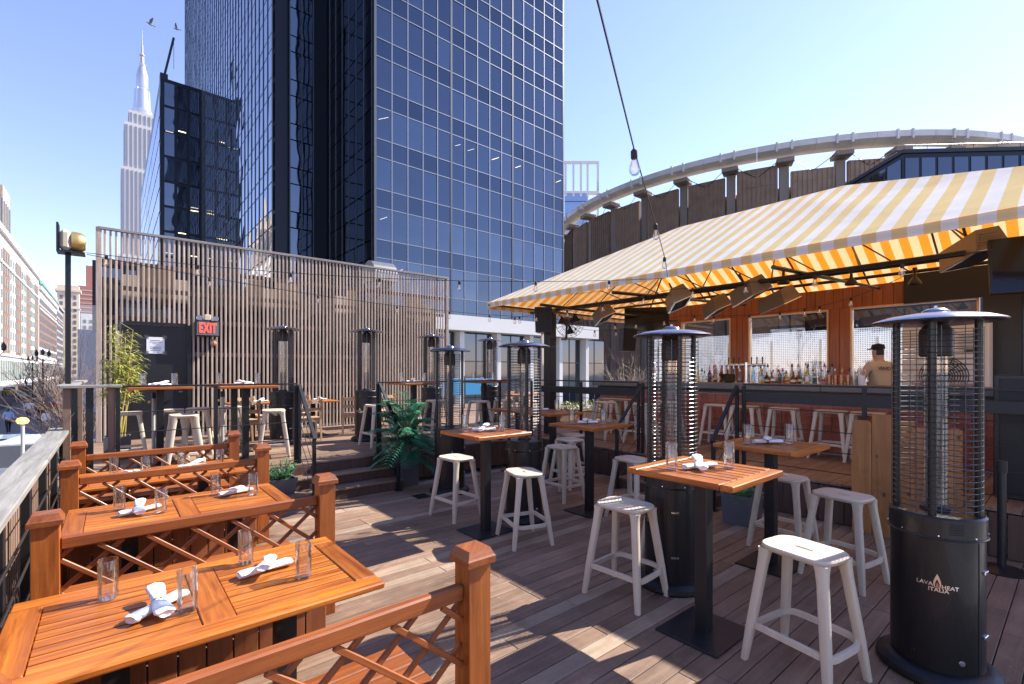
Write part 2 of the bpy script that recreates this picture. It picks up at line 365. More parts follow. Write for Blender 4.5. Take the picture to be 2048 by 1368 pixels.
# risers and steps
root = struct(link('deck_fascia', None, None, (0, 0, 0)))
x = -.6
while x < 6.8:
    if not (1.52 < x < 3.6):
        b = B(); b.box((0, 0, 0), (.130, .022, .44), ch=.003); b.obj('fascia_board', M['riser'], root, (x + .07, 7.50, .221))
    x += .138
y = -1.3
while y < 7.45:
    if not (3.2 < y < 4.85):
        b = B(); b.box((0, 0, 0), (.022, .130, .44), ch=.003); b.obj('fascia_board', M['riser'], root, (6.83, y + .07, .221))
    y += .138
def steps(name, along, a0, a1, edge, sgn):
    root = struct(link(name, None))
    for i, (zt, o0, o1) in enumerate(((.16, .56, .28), (.32, .28, .0))):
        c = (o0 + o1) / 2; d = o0 - o1
        for k in range(2):
            t = B(); dd = d / 2 - .004; off = o1 + d * (k + .5) / 2
            if along == 'x': t.box((0, 0, 0), (a1 - a0, dd + (.02 if k else 0), .03), ch=.004); l = ((a0 + a1) / 2, edge + sgn * off, zt - .015)
            else: t.box((0, 0, 0), (dd, a1 - a0, .03), ch=.004); l = (edge + sgn * off, (a0 + a1) / 2, zt - .015)
            t.obj('tread', M['deck'] if along == 'x' else M['deck_y'], root, l)
        t = B(); hh = .128
        if along == 'x': t.box(((a0 + a1) / 2, edge + sgn * (o0 - .02), zt - .096), (a1 - a0 - .02, .022, hh), ch=.003)
        else: t.box((edge + sgn * (o0 - .02), (a0 + a1) / 2, zt - .096), (.022, a1 - a0 - .02, hh), ch=.003)
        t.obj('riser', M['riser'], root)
    t = B()
    if along == 'x': t.box(((a0 + a1) / 2, edge + sgn * .004, .385), (a1 - a0, .022, .125), ch=.003)
    else: t.box((edge + sgn * .004, (a0 + a1) / 2, .385), (.022, a1 - a0, .125), ch=.003)
    t.obj('riser', M['riser'], root)
    t = B()
    for e in (a0 + .015, a1 - .015):
        for (o0, zz) in ((.54, .128), (.27, .288)):
            if along == 'x': t.box((e, edge + sgn * o0 / 2, zz / 2 + .001), (.03 + zz * .01, o0 - .03, zz))
            else: t.box((edge + sgn * o0 / 2, e, zz / 2 + .001), (o0 - .03, .03 + zz * .01, zz))
    t.obj('stringer', M['riser'], root)
    return root
steps('rear_steps', 'x', 1.55, 3.56, 7.50, -1)
steps('bar_steps', 'y', 3.24, 4.86, 6.83, -1)

# ------------------------------------------------------------------ left glass towers
def glass_metal(name, c, rough=.03, wob=.0):
    m, nt, p, N, L = mat(name)
    p.inputs['Base Color'].default_value = (*c, 1); p.inputs['Metallic'].default_value = 1; p.inputs['Roughness'].default_value = rough
    if wob:
        tc = N('ShaderNodeTexCoord'); nz = N('ShaderNodeTexNoise'); nz.inputs['Scale'].default_value = .35; nz.inputs['Detail'].default_value = 1
        L(tc.outputs['Object'], nz.inputs[0]); bp = N('ShaderNodeBump'); bp.inputs['Strength'].default_value = wob; bp.inputs['Distance'].default_value = .1
        L(nz.outputs[0], bp.inputs['Height']); L(bp.outputs[0], p.inputs['Normal'])
    oi = N('ShaderNodeObjectInfo'); mr = N('ShaderNodeMapRange'); mr.inputs[3].default_value = .82; mr.inputs[4].default_value = 1.12
    L(oi.outputs['Random'], mr.inputs[0]); sc = N('ShaderNodeVectorMath'); sc.operation = 'SCALE'; sc.inputs[0].default_value = c
    L(mr.outputs[0], sc.inputs['Scale']); L(sc.outputs[0], p.inputs['Base Color'])
    return m
M['tower_glass'] = glass_metal('tower_glass', (.125, .142, .168), .03, .35)
M['tower_glass_n'] = glass_metal('tower_glass_north', (.32, .37, .45), .02, .3)
M['tower_spandrel'] = glass_metal('tower_spandrel', (.10, .115, .14), .06, .25)
M['tower_dark'] = plain('tower_dark', (.010, .012, .018), .3, .4)
M['mullion'] = plain('mullion', (.10, .11, .125), .4, .6)
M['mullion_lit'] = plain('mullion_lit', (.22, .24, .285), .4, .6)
M['ceiling_lamp'] = emis('ceiling_lamp', (1.0, .93, .75), .30)
M['stone_white'] = plain('stone_white', (.66, .635, .60), .85, var=.06, nscale=.3)
TX0, TX1, TX2, TY0, TY1, TY2, TZ0, TZ1 = 11.4, 16.4, 38.2, 37.0, 47.4, 116.0, 7.0, 92.0
tw = thing('glass_office_tower', 'tall dark blue glass office tower with a gridded curtain wall behind the slatted screen', 'office tower', (0, 0, 0))
b = B(); b.box(((TX1 + TX2) / 2, (TY0 + TY2) / 2 + .1, (TZ0 + TZ1) / 2), (TX2 - TX1 - .3, TY2 - TY0 - .1, TZ1 - TZ0))
b.box(((TX0 + TX1) / 2 + .1, (TY1 + TY2) / 2 + .1, (TZ0 + TZ1) / 2), (TX1 - TX0, TY2 - TY1 - .3, TZ1 - TZ0)); b.obj('core', M['tower_dark'], tw)
rows = []; z = TZ0
while z < TZ1 - 4.2: rows += [(z, z + 1.5, 1), (z + 1.5, z + 4.1, 0)]; z += 4.1
ncol = 15; cw = (TX2 - TX1) / ncol
pm = {}
for (dz, sp) in ((1.5, 1), (2.6, 0)):
    q = B(); q.box((0, 0, 0), (cw - .10, .03, dz - .10)); pm[sp] = q.mesh('pane', M['tower_spandrel'] if sp else M['tower_glass'])
rest = B()
for (z0, z1, sp) in rows:
    for i in range(ncol):
        xc = TX1 + (i + .5) * cw
        if z0 < 46:
            o = link('pane', pm[sp], tw, (xc, TY0 - .06, (z0 + z1) / 2))
            o.rotation_euler = (random.gauss(0, .006), 0, random.gauss(0, .006))
        else: rest.box((xc, TY0 - .06, (z0 + z1) / 2), (cw - .1, .03, z1 - z0 - .1))
stuff(rest.obj('upper_panes', M['tower_glass'], tw))
for i in range(ncol + 1):
    q = B(); w = .20 if i % 5 == 0 else .085
    q.box((0, 0, 0), (w, .10, TZ1 - TZ0)); q.obj('mullion', M['mullion_lit'] if i % 5 else M['mullion'], tw, (TX1 + i * cw, TY0 - .09, (TZ0 + TZ1) / 2))
for (z0, z1, sp) in rows:
    if z0 > 48: break
    q = B(); q.box((0, 0, 0), (TX2 - TX1, .09, .075)); q.obj('transom', M['mullion_lit'], tw, ((TX1 + TX2) / 2, TY0 - .085, z0))
# -X face of the front block, recess face, north face
def face_panes(axis, pos, a0, a1, ncols, m, name, step=None, gap=.12):
    q = B(); w = (a1 - a0) / ncols; fr = B()
    for (z0, z1, sp) in rows:
        for i in range(ncols):
            c = a0 + (i + .5) * w; t1, t2 = random.gauss(0, .004), random.gauss(0, .004)
            Mx = Euler((t1, 0 if axis == 'y' else t2, t2 if axis == 'y' else 0)).to_matrix()
            if axis == 'x': q.box((pos, c, (z0 + z1) / 2), (.03, w - gap, z1 - z0 - gap), M=Euler((0, t1, t2)).to_matrix())
            else: q.box((c, pos, (z0 + z1) / 2), (w - gap, .03, z1 - z0 - gap), M=Euler((t1, 0, t2)).to_matrix())
    stuff(q.obj(name, m, tw))
    for i in range(ncols + 1):
        c = a0 + i * w; k = B()
        if axis == 'x': k.box((pos - .03, c, (TZ0 + TZ1) / 2), (.1, .07, TZ1 - TZ0))
        else: k.box((c, pos - .03, (TZ0 + TZ1) / 2), (.07, .1, TZ1 - TZ0))
        k.obj('mullion', M['mullion'], tw)
face_panes('x', TX1 - .06, TY0 + .3, TY1 - .2, 6, M['tower_spandrel'], 'side_panes')
face_panes('y', TY1 - .06, TX0 + 1.3, TX1 - 1.6, 2, M['tower_glass'], 'recess_panes')
face_panes('x', TX0 - .06, TY1 + .4, TY2 - .3, 40, M['tower_glass_n'], 'north_panes')
for k in range(14):    # ceiling lights seen through the panes
    q = B(); q.box((0, 0, 0), (random.uniform(.6, 1.15), .02, .022)); fl = random.choice((0, 1, 2, 3, 3, 2, 7, 8)); i = random.randrange(ncol)
    q.obj('ceiling_light', M['ceiling_lamp'], tw, (TX1 + (i + .5) * cw, TY0 - .085, TZ0 + fl * 4.1 + 3.3)).rotation_euler = (0, R(-28), 0)
# podium
pd_ = thing('white_podium', 'white stone podium with dark shop windows under the glass tower', 'building', (0, 0, 0))
b = B(); b.box((27, 38.2, 6.3), (34, 3, 1.36)); b.box((27, 41, 1.2), (33.5, 2, 8)); b.obj('wall', M['stone_white'], pd_)
for i in range(8):
    q = B(); q.box((0, 0, 0), (.5, 1.2, 8.2)); q.obj('pier', M['stone_white'], pd_, (12 + i * 4.4, 38.0, 1.5))
for i in range(8):
    q = B(); q.box((0, 0, 0), (3.6, .1, 7.6)); w = q.obj('window', M['tower_spandrel'], pd_, (14.2 + i * 4.4, 38.3, 1.7))
    k = B(); k.box((0, -.08, 0), (.09, .06, 7.6)); k.box((0, -.08, 1.1), (3.6, .06, .12)); k.obj('frame', M['mullion'], w)
# wing with dark face
wg = thing('dark_glass_wing', 'lower dark glass wing with a crane arm on its roof left of the tower', 'office block', (0, 0, 0))
b = B(); b.box((8.6, 123, 21), (5.6, 62, 53)); b.obj('core', M['tower_dark'], wg)
for i in range(3):
    for j in range(12):
        q = B(); q.box((0, 0, 0), (1.25, .04, 3.5)); q.obj('pane', M['tower_glass'], wg, (6.95 + i * 1.65, 91.9, 2.2 + j * 3.9)).rotation_euler = (random.gauss(0, .006), 0, random.gauss(0, .006))
q = B()
for j in range(12):
    for i in range(24): q.box((5.73, 93.5 + i * 2.5, 2.5 + j * 3.7), (.05, 2.25, 3.3), M=Euler((0, random.gauss(0, .004), random.gauss(0, .004))).to_matrix())
stuff(q.obj('side_panes', M['tower_glass_n'], wg))
q = B(); q.tube([(6.2, 93, 47.4), (7.4, 90.5, 53.5)], .16, 6); q.tube([(7.4, 90.5, 53.5), (7.4, 90.5, 48.6)], .03, 4); q.box((6.3, 93, 47.9), (1, 1.4, 1)); q.obj('crane_arm', M['black'], wg)
for k in range(14):
    q = B(); q.box((0, 0, 0), (1.0, .03, .10)); j = random.choice((0, 0, 1, 4, 5, 6, 9)); i = random.randrange(3)
    q.obj('ceiling_light', M['ceiling_lamp'], wg, (6.95 + i * 1.65, 91.86, 4.2 + j * 3.9 + random.choice((0, .5))))

# ------------------------------------------------------------------ far spire skyscraper
M['esb'] = plain('limestone', (.52, .51, .50), .8, var=.06, nscale=.05)
M['esb_win'] = plain('limestone_window', (.20, .22, .27), .4)
es = thing('spire_skyscraper', 'pale limestone skyscraper with a silver stepped crown and tall antenna', 'skyscraper', (31, 794, ZS))
def shaft(w, d, z0, z1, n):
    b = B(); b.box((0, 0, (z0 + z1) / 2), (w, d, z1 - z0)); b.obj('shaft', M['esb'], es)
    st = w / n
    for i in range(n):
        q = B(); q.box((0, 0, 0), (st * .42, .6, z1 - z0 - 5)); q.obj('window_strip', M['esb_win'], es, (-w / 2 + (i + .5) * st, -d / 2 - .1, (z0 + z1) / 2 - 1))
        q = B(); q.box((0, 0, 0), (.6, st * .42 * d / w, z1 - z0 - 5)); q.obj('window_strip', M['esb_win'], es, (-w / 2 - .1, -d / 2 + (i + .5) * d / n, (z0 + z1) / 2 - 1))
shaft(52, 46, 0, 150, 11); shaft(43, 40, 150, 262, 10); shaft(37, 34, 262, 320, 8); shaft(28, 26, 320, 338, 6)
b = B(); b.lathe([(11, 338), (11, 345), (9.5, 346), (8.2, 372), (6.4, 374), (6.4, 392), (5.4, 396), (3.2, 404), (3.6, 404.5), (3.6, 407)], 12); b.obj('crown', plain('crown_metal', (.62, .63, .65), .3, .7), es, smooth=30)
for a in range(4):
    q = B(); q.box((0, 0, 0), (3.4, 2.4, 38), ch=.8); q.obj('buttress', M['chrome'], es, (7.4 * math.cos(a * math.pi / 2 + .78), 7.4 * math.sin(a * math.pi / 2 + .78), 356), a * math.pi / 2 + .78)
b = B(); b.tube([(0, 0, 406), (0, 0, 420), (0, 0, 421), (0, 0, 432), (0, 0, 433), (0, 0, 452)], [2.2, 1.9, 1.2, 1.0, .6, .3], 8); b.lathe([(2.8, 418), (2.8, 419.5)], 10); b.obj('antenna', M['concrete'], es)

# ------------------------------------------------------------------ street buildings on the left
M['brick_brown'] = plain('brick_brown', (.19, .105, .075), .85, var=.12, nscale=.6)
M['brick_tan'] = plain('brick_tan', (.42, .33, .25), .85, var=.1, nscale=.6)
M['brick_red'] = plain('brick_red', (.36, .15, .12), .85, var=.1, nscale=.5)
M['cream'] = plain('cream', (.60, .50, .38), .85, var=.1, nscale=.5)
M['green_win'] = plain('green_win', (.20, .24, .22), .3)
M['dark_win'] = plain('dark_win', (.14, .135, .14), .3)
M['copper'] = plain('copper', (.17, .29, .25), .7, var=.2, nscale=.5)
def street_building(name, label, X, y0, y1, ztop, depth, wallm, bay, floor, winm, group=3, brick=None, base=9, ymin=0, cornice=None, wfrac=.42, extra=None):
    t = thing(name, label, 'building', (X, (y0 + y1) / 2, ZS)); L = y1 - y0; h = ztop - ZS
    b = B(); b.box((-depth / 2, 0, h / 2), (depth, L, h)); b.obj('wall', wallm, t)
    n = int(L / bay); nf = int((h - base - 3) / floor)
    wm = B(); wm.box((0, 0, 0), (.25, bay * wfrac, floor * .66)); wme = wm.mesh('window', winm)
    wb = B(); wb.box((0, 0, 0), (.25, bay * .5, base * .62)); wbe = wb.mesh('window', winm)
    fr = B()
    for (a, c) in ((bay * wfrac / 2, 1), (-bay * wfrac / 2, 1), (0, 1)): fr.box((.14, a, 0), (.1, .1, floor * .66))
    for i in range(n):
        y = -L / 2 + (i + .5) * bay
        if y + (y0 + y1) / 2 < ymin: continue
        if brick and (i // group) % 2 == 1 or (brick and i % group == 0 and False):
            q = B(); q.box((0, 0, 0), (.14, bay * .98, nf * floor + 1)); q.obj('brick_panel', brick, t, (.06, y, base + nf * floor / 2))
        for k in range(nf): link('window', wme, t, (.13, y, base + (k + .5) * floor))
        link('window', wbe, t, (.1, y, base * .46))
    for zc, hh, pr in ([(base - .6, .7, .5), (h - 3.0 - floor * 2, .6, .4), (h - 1.6, 1.6, .9)] if cornice is None else cornice):
        q = B(); q.box((pr / 2, 0, zc), (pr, L, hh)); q.obj('cornice', wallm, t)
    return t
t = street_building('stone_department_store', 'tall white stone street building with brown brick bays at the left edge', -25, 40, 300, 45, 40, M['stone_white'], 4.3, 3.9, M['green_win'], 3, M['brick_brown'], 10, 196, wfrac=.30)
q = B(); q.box((-14, 0, 0), (10, 14, 20)); q.box((-14.5, -1, 13), (7, 9, 8)); q.obj('setback_tower', M['brick_tan'], t, (6, 70, 57))
q = B(); q.box((-15, 0, 0), (10, 12, 30)); q.box((-15, 0, 19), (7, 8, 8)); q.obj('setback_tower', M['brick_tan'], t, (6, 48, 60))
for k in range(10):
    q = B(); q.box((0, 0, 0), (.3, 1.1, 12)); q.obj('window_strip', M['dark_win'], t, (-2.9, 42 + k * 3.9 - .5, 56))
t = street_building('brick_and_stone_block', 'brick and white stone block with green copper cornice down the street', -25, 302, 392, 41, 40, M['stone_white'], 4.1, 3.9, M['dark_win'], 40, None, 11, 0, None, .38)
q = B(); q.box((.1, 0, 25), (.2, 89, 19)); q.obj('brick_panel', M['brick_brown'], t)
q = B(); q.box((-.5, 0, 44.6), (3, 90, 2.4), ch=.6); q.box((-2, -20, 46.5), (3, 8, 3)); q.box((-2, 22, 46.2), (3, 9, 3)); q.obj('roof_cornice', M['copper'], t)
for o in t.children:
    if o.name.startswith('window'): o.location.x = .24
street_building('shade_grey_stone_block', 'stone block in painted grey shade beyond the brick street building', -25, 394, 440, 43, 40, plain('stone_painted_shade', (.26, .26, .27), .85), 4.2, 4, M['dark_win'], 40, None, 9, 0)  # the block's shade is put into its dark wall colour
t = thing('cream_corner_tower', 'slim cream tower with bracketed cornice beside the lamp post', 'building', (-22.5, 446, ZS))
b = B(); b.box((0, 0, 29.5), (11, 9, 59)); b.obj('wall', M['cream'], t)
for k in range(13):
    for a in (-3.4, 0, 3.4):
        q = B(); q.box((0, 0, 0), (1.5, .3, 2.4)); q.obj('window', M['dark_win'], t, (a, -4.5, 4 + k * 4.2))
q = B(); q.box((0, 0, 59), (13, 11, 1.5)); q.box((0, 0, 47), (12, 10, .8)); q.box((0, 0, 61), (11, 9, 3)); q.obj('cornice', M['cream'], t)
t = thing('pale_far_block', 'pale narrow block half hidden behind the lamp post', 'building', (-13, 470, ZS))
b = B(); b.box((0, 0, 23), (8, 12, 46)); b.obj('wall', M['stone_white'], t)
for k in range(9):
    q = B(); q.box((0, 0, 0), (1.6, .3, 2.4)); q.obj('window', M['dark_win'], t, (1.5, -6, 6 + k * 4.3)); q = B(); q.box((0, 0, 0), (1.6, .3, 2.4)); q.obj('window', M['dark_win'], t, (-1.8, -6, 6 + k * 4.3))
t = thing('red_brick_tower', 'distant red brick tower with a stepped top above the street', 'building', (-16, 640, ZS))
b = B(); b.box((0, 0, 44), (18, 20, 88)); b.box((1, 0, 96), (9, 12, 26)); b.obj('wall', M['brick_red'], t)
for k in range(9):
    q = B(); q.box((0, 0, 0), (18.2, .4, 1.2)); q.obj('floor_band', M['brick_tan'], t, (0, -10, 50 + k * 4.2))
t = thing('dark_glass_slab', 'narrow dark glass slab just left of the slatted screen', 'building', (1.5, 92, ZS))
b = B(); b.box((.1, 0, 9.4), (7, 20, 18.8)); b.obj('wall', M['tower_dark'], t)
for k in range(8):
    for a in (-2.3, -.9, .5, 1.9): q = B(); q.box((0, 0, 0), (1.1, .1, 1.9)); q.obj('pane', M['tower_glass'], t, (a, -10.05, 1.6 + k * 2.2))
t = thing('grey_entrance_pavilion', 'low grey pavilion with a glass parapet beside the plaza', 'building', (.3, 74, ZS))
b = B(); b.box((1.5, 0, 4.4), (9, 14, 8.8)); b.obj('wall', plain('pav', (.62, .60, .60), .8), t)
b = B(); b.box((.6, -7.03, 3.3), (3.0, .1, 6.4)); b.obj('opening', M['dark'], t); b = B(); b.box((1.5, -6.9, 10.1), (9, .06, 2.6)); b.obj('glass_parapet', M['window_glass'], t)
# building behind the camera, seen only mirrored in the tower's glass
t = street_building('mirrored_stone_block', 'stone block mirrored in the dark recess of the glass tower', 4, -75, -45, 36, 26, M['stone_white'], 4.2, 4, M['dark_win'], 40, None, 9, 0)
t.rotation_euler = (0, 0, R(90)); t.location = (14, -62, ZS)

# ------------------------------------------------------------------ round arena
M['arena_panel'] = plain('arena_panel', (.29, .20, .135), .85, var=.3, nscale=.6, bump=.2)
M['arena_pier'] = plain('arena_pier', (.27, .225, .185), .85, var=.12, nscale=.5)
M['arena_ring'] = plain('arena_ring', (.70, .675, .63), .7, var=.18, nscale=.5)
fw = Vector((math.sin(R(39.9)), math.cos(R(39.9)))); rt = Vector((math.cos(R(39.9)), -math.sin(R(39.9))))
AC = fw * 150 + rt * 76.7
ar = thing('round_arena', 'huge round concrete arena with ribbed brown panels and a white roof ring', 'arena', (AC.x, AC.y, 0))
b = B(); b.lathe([(59.5, ZS), (59.5, 38.2)], 80); b.obj('drum', M['arena_pier'], ar)
NB = 40; da = 2 * math.pi / NB; a_c = math.atan2(-AC.y, -AC.x)
for i in range(-13, 14):
    a = a_c + i * da; q = B(); h = 41.6 + (.7 if i % 3 == 0 else 0) - (.9 if i % 4 == 1 else 0)
    w = 7.3; q.box((0, 0, 0), (.8, w, h - ZS))
    for k in range(9): q.box((.45, -w / 2 + .35 + k * (w - .7) / 8, 0), (.22, .12, h - ZS - .2))
    for k in range(7): q.box((.43, 0, -h / 2 + 4 + k * 6), (.1, w - .1, .1))
    q.obj('panel', M['arena_panel'], ar, (60.6 * math.cos(a), 60.6 * math.sin(a), (h + ZS) / 2), a)
    a2 = a + da / 2
    q = B(); q.box((0, 0, 19.8), (1.0, 1.7, 44.6), ch=.1); q.box((1.0, 0, 42.6), (3.2, 3.0, .9), ch=.1); q.obj('pier', M['arena_pier'], ar, (60.2 * math.cos(a2), 60.2 * math.sin(a2), 0), a2)
    q = B()
    for e in (-1, 1): q.tube([(1.3, e * 1.4, 42.7), (.6, e * 4.6, 40.5)], .07, 4)
    q.obj('stay_rod', M['black'], ar, (60.2 * math.cos(a2), 60.2 * math.sin(a2), 0), a2)
    secs = []
    for e in (-.5, -.25, 0, .25, .5):
        t_ = a2 + e * da * .994
        secs.append([(r_ * math.cos(t_), r_ * math.sin(t_), z_) for r_, z_ in ((60.2, 43.9), (62.0, 43.9), (63.4, 44.5), (63.4, 45.6), (62.4, 45.95), (60.2, 45.95))])
    q = B(); q.loft(secs); q.obj('ring_segment', M['arena_ring'], ar)
    q = B(); q.box((0, 0, 0), (.5, .35, 1.8)); q.obj('ring_joint', M['arena_ring'], ar, (63.35 * math.cos(a2 + .015), 63.35 * math.sin(a2 + .015), 44.9), a2)
    q = B(); q.box((0, 0, 0), (.5, .35, 1.8)); q.obj('ring_joint', M['arena_ring'], ar, (63.35 * math.cos(a2 - .025), 63.35 * math.sin(a2 - .025), 44.9), a2)
# dark glass annexe before the arena
cen = fw * 64 + rt * 70
an = thing('dark_glass_annexe', 'dark glass office annexe rising above the awning in front of the arena', 'office block', (cen.x, cen.y, ZS), R(-43))
b = B(); b.box((0, 12, 17), (34, 24, 34.0)); b.obj('core', M['tower_dark'], an)
for k in range(16):
    for j in range(3):
        q = B(); q.box((0, 0, 0), (1.75, .05, 3.6)); q.obj('pane', M['tower_glass'], an, (-15.9 + k * 2.12, -.04, 23.6 + j * 3.95)).rotation_euler = (random.gauss(0, .006), 0, random.gauss(0, .006))
for k in range(8):
    for j in range(3):
        q = B(); q.box((0, 0, 0), (.05, 2.5, 3.6)); q.obj('pane', M['tower_glass'], an, (-17.04, 1.6 + k * 2.9, 23.6 + j * 3.95))
q = B(); q.box((0, 12, 34.2), (34.4, 24.4, .5)); q.tube([(-16.5, .5, 35.3), (16.5, .5, 35.3)], .05, 4)
for k in range(12): q.tube([(-16.5 + k * 3, .5, 34.2), (-16.5 + k * 3, .5, 35.3)], .04, 4)
q.obj('roof_rail', M['black'], an)
for k in range(5):
    q = B(); q.box((0, 0, 0), (1.8 + k % 2, 1.6, 1.6), ch=.1); q.obj('roof_unit', M['concrete'], an, (-14 + k * 4.5, 5, 35.2))
# pale frame tower beyond
pc = fw * 170 + rt * 22.3
pt = thing('pale_frame_tower', 'pale open-topped glass tower between the dark tower and the arena', 'building', (pc.x, pc.y, ZS), R(-39.9))
b = B(); b.box((0, 0, 33), (8, 8, 66)); b.obj('wall', M['tower_glass_n'], pt)
for zf in range(0, 14): q = B(); q.box((0, -4.05, 0), (8.1, .1, .25)); q.obj('floor_band', M['mullion'], pt, (0, 0, 6 + zf * 4.4))
q = B()
for a in (-3.7, -1, 1.6, 3.9, 7.5): q.box((a, -3.7, 71), (.7, .7, 12))
q.box((1.8, -3.7, 76.8), (12.2, .9, .8)); q.box((1.8, -3.7, 66.4), (12.2, .9, .8)); q.box((7.5, -3.7, 40), (.7, .7, 60))
for k in range(5): q.box((5.8, -3.7, 34 + k * 8), (4, .7, .6))
q.obj('roof_frame', M['white'], pt)

# ------------------------------------------------------------------ left parapet rail
def deps(): return bpy.context.evaluated_depsgraph_get()
pr = thing('timber_parapet', 'weathered grey timber cap rail with metal posts along the street side', 'railing', (-.47, 0, 0))
for k, (a, c) in enumerate(((-.9, 2.35), (2.354, 5.2), (5.204, 8.0))):
    b = B(); b.box((0, 0, 0), (.19, c - a, .04), ch=.006); b.obj('cap_board', M['grey_wood'], pr, (-.005, (a + c) / 2, 1.16))
for k in range(9):
    b = B(); b.box((0, 0, 0), (.05, .06, 1.137), ch=.004); b.obj('post', M['black_metal'], pr, (.02, -.6 + k * 1.05, .5695))
for k, zz in enumerate((.2, .42, .64, .86)):
    b = B(); b.tube([(.06, -.8, zz), (.06, 7.9, zz)], .007, 6); b.obj('cable', M['cable'], pr)
y = -.85
sm = B(); sm.box((0, 0, 0), (.02, .075, 1.25)); sm = sm.mesh('slat', M['fence_wood'])
while y < 7.9:
    link('slat', sm, pr, (-.075, y, .49)); y += .105
# upper corner rail with street side posts
ur = thing('corner_timber_rail', 'short grey timber rail at the upper deck corner under the lamp post', 'railing', (-.2, 7.62, ZU))
b = B(); b.box((0, 0, 0), (.56, .17, .035), ch=.005); b.obj('cap_board', M['grey_wood_x'], ur, (.02, 0, 1.205))
b = B(); b.box((0, 0, 0), (.16, 4.2, .035), ch=.005); b.obj('cap_board', M['grey_wood'], ur, (-.22, 2.2, 1.205))
for k, (px_, py_) in enumerate(((-.2, 0), (.0, 0), (.2, 0), (-.2, 1.5), (-.2, 3))):
    b = B(); b.box((0, 0, 0), (.07, .05, 1.186), ch=.004); b.obj('post', M['fence_wood'] if k % 2 == 0 else M['black_metal'], ur, (px_, py_, .594))
for zz in (.2, .5, .8): b = B(); b.tube([(-.2, 0, zz), (-.2, 4.2, zz)], .006, 5); b.obj('cable', M['cable'], ur)

# ------------------------------------------------------------------ metal railings
def railing(name, label, pts, h, z0, posts, cables=4, beam=None, top=(.05, .04)):
    t = thing(name, label, 'railing', (pts[0][0], pts[0][1], z0)); o = Vector((pts[0][0], pts[0][1]))
    a = Vector(pts[0]) - o; c = Vector(pts[1]) - o
    for f_ in posts:
        p = a.lerp(c, f_); b = B(); b.box((0, 0, 0), (.045, .045, h - .03), ch=.003); b.obj('post', M['black_metal'], t, (p.x, p.y, (h - .03) / 2 + .001))
        b = B(); b.box((0, 0, .006), (.1, .1, .01)); b.obj('base_plate', M['black_metal'], t, (p.x, p.y, 0))
    b = B(); b.beam((a.x, a.y, h - .012), (c.x, c.y, h - .012), top[0], .024, ch=.003); b.obj('top_rail', M['black_metal'], t)
    for k in range(cables):
        zz = .12 + k * (h - .2) / cables
        b = B(); b.tube([(a.x, a.y, zz), (c.x, c.y, zz)], .006, 5); b.obj('cable', M['cable'], t)
    if beam:
        b = B(); b.beam((a.x, a.y, beam[0]), (c.x, c.y, beam[0]), .05, beam[1], ch=.004); b.obj('fascia_beam', M['black_metal'], t)
    return t
railing('cable_railing', 'black cable railing at deck edge between timber corner and rear steps', [(.06, 7.60), (2.12, 7.60)], 1.21, ZU, (0.0, .5, 1))
railing('cable_railing', 'black cable railing at deck edge between rear steps and bar deck', [(3.42, 7.60), (6.90, 7.60)], 1.21, ZU, (0, .42, .75, 1))
railing('cable_railing', 'black railing with deep beam between awning post and bar steps', [(6.92, 7.52), (6.92, 4.90)], 1.21, ZU, (.5, 1), 4, (1.02, .13))
railing('cable_railing', 'black railing with deep beam in front of the bar stools on the right', [(6.92, 3.12), (6.92, -1.2)], 1.21, ZU, (0, .33, .66, 1), 4, (1.02, .13))
def stair_rail(label, top, bot):
    t = thing('stair_rail', label, 'handrail', (bot[0], bot[1], 0)); T = Vector((top[0] - bot[0], top[1] - bot[1], 0))
    b = B(); b.box((0, 0, 0), (.045, .045, .92), ch=.003); b.obj('post', M['black_metal'], t, (0, 0, .461))
    b = B(); b.box((0, 0, .006), (.11, .11, .01)); b.obj('base_plate', M['black_metal'], t)
    b = B(); b.box((0, 0, 0), (.045, .045, 1.16), ch=.003); b.obj('post', M['black_metal'], t, (T.x, T.y, ZU + .582))
    b = B(); b.beam((-T.x * .06, -T.y * .06, .92), (T.x, T.y, 1.66), .05, .03, ch=.003); b.obj('handrail', M['black_metal'], t)
    for k in range(4):
        b = B(); b.tube([(0, 0, .14 + k * .19), (T.x, T.y, .60 + k * .26)], .006, 5); b.obj('cable', M['cable'], t)
stair_rail('black stair handrail right of the rear steps beside the palm', (3.45, 7.58), (3.45, 6.90))
stair_rail('black stair handrail left of the rear steps behind the spiky planter', (2.17, 7.58), (2.17, 6.90))
stair_rail('black stair handrail on the far side of the bar steps', (6.90, 4.80), (6.20, 4.80))
stair_rail('black stair handrail on the near side of the bar steps', (6.88, 3.20), (6.20, 3.20))

# ------------------------------------------------------------------ slatted screen wall
SWY = 12.3
sw = thing('slatted_screen', 'tall screen of vertical weathered timber slats across the end of the deck', 'screen wall', (0, SWY, ZU))
smesh = B(); smesh.box((0, 0, 0), (.038, .034, 4.15), ch=.006); smesh = smesh.mesh('slat', M['slat'])
shrt = B(); shrt.box((0, 0, 0), (.038, .034, 1.82), ch=.006); shrt = shrt.mesh('slat', M['slat'])
x = -.10; i = 0
while x < 7.66:
    if .16 < x < 1.29: link('slat', shrt, sw, (x, 0, 4.15 - .91))
    else: link('slat', smesh, sw, (x, random.uniform(-.004, .004), 2.075))
    x += .0855
b = B(); b.box((0, 0, 0), (7.95, .08, .05), ch=.004); b.obj('top_rail', M['grey_wood_x'], sw, (3.78, 0, 4.177))
for e in (-.19, 7.74): b = B(); b.box((0, 0, 0), (.09, .09, 4.2), ch=.005); b.obj('end_post', M['slat'], sw, (e, .02, 2.1))
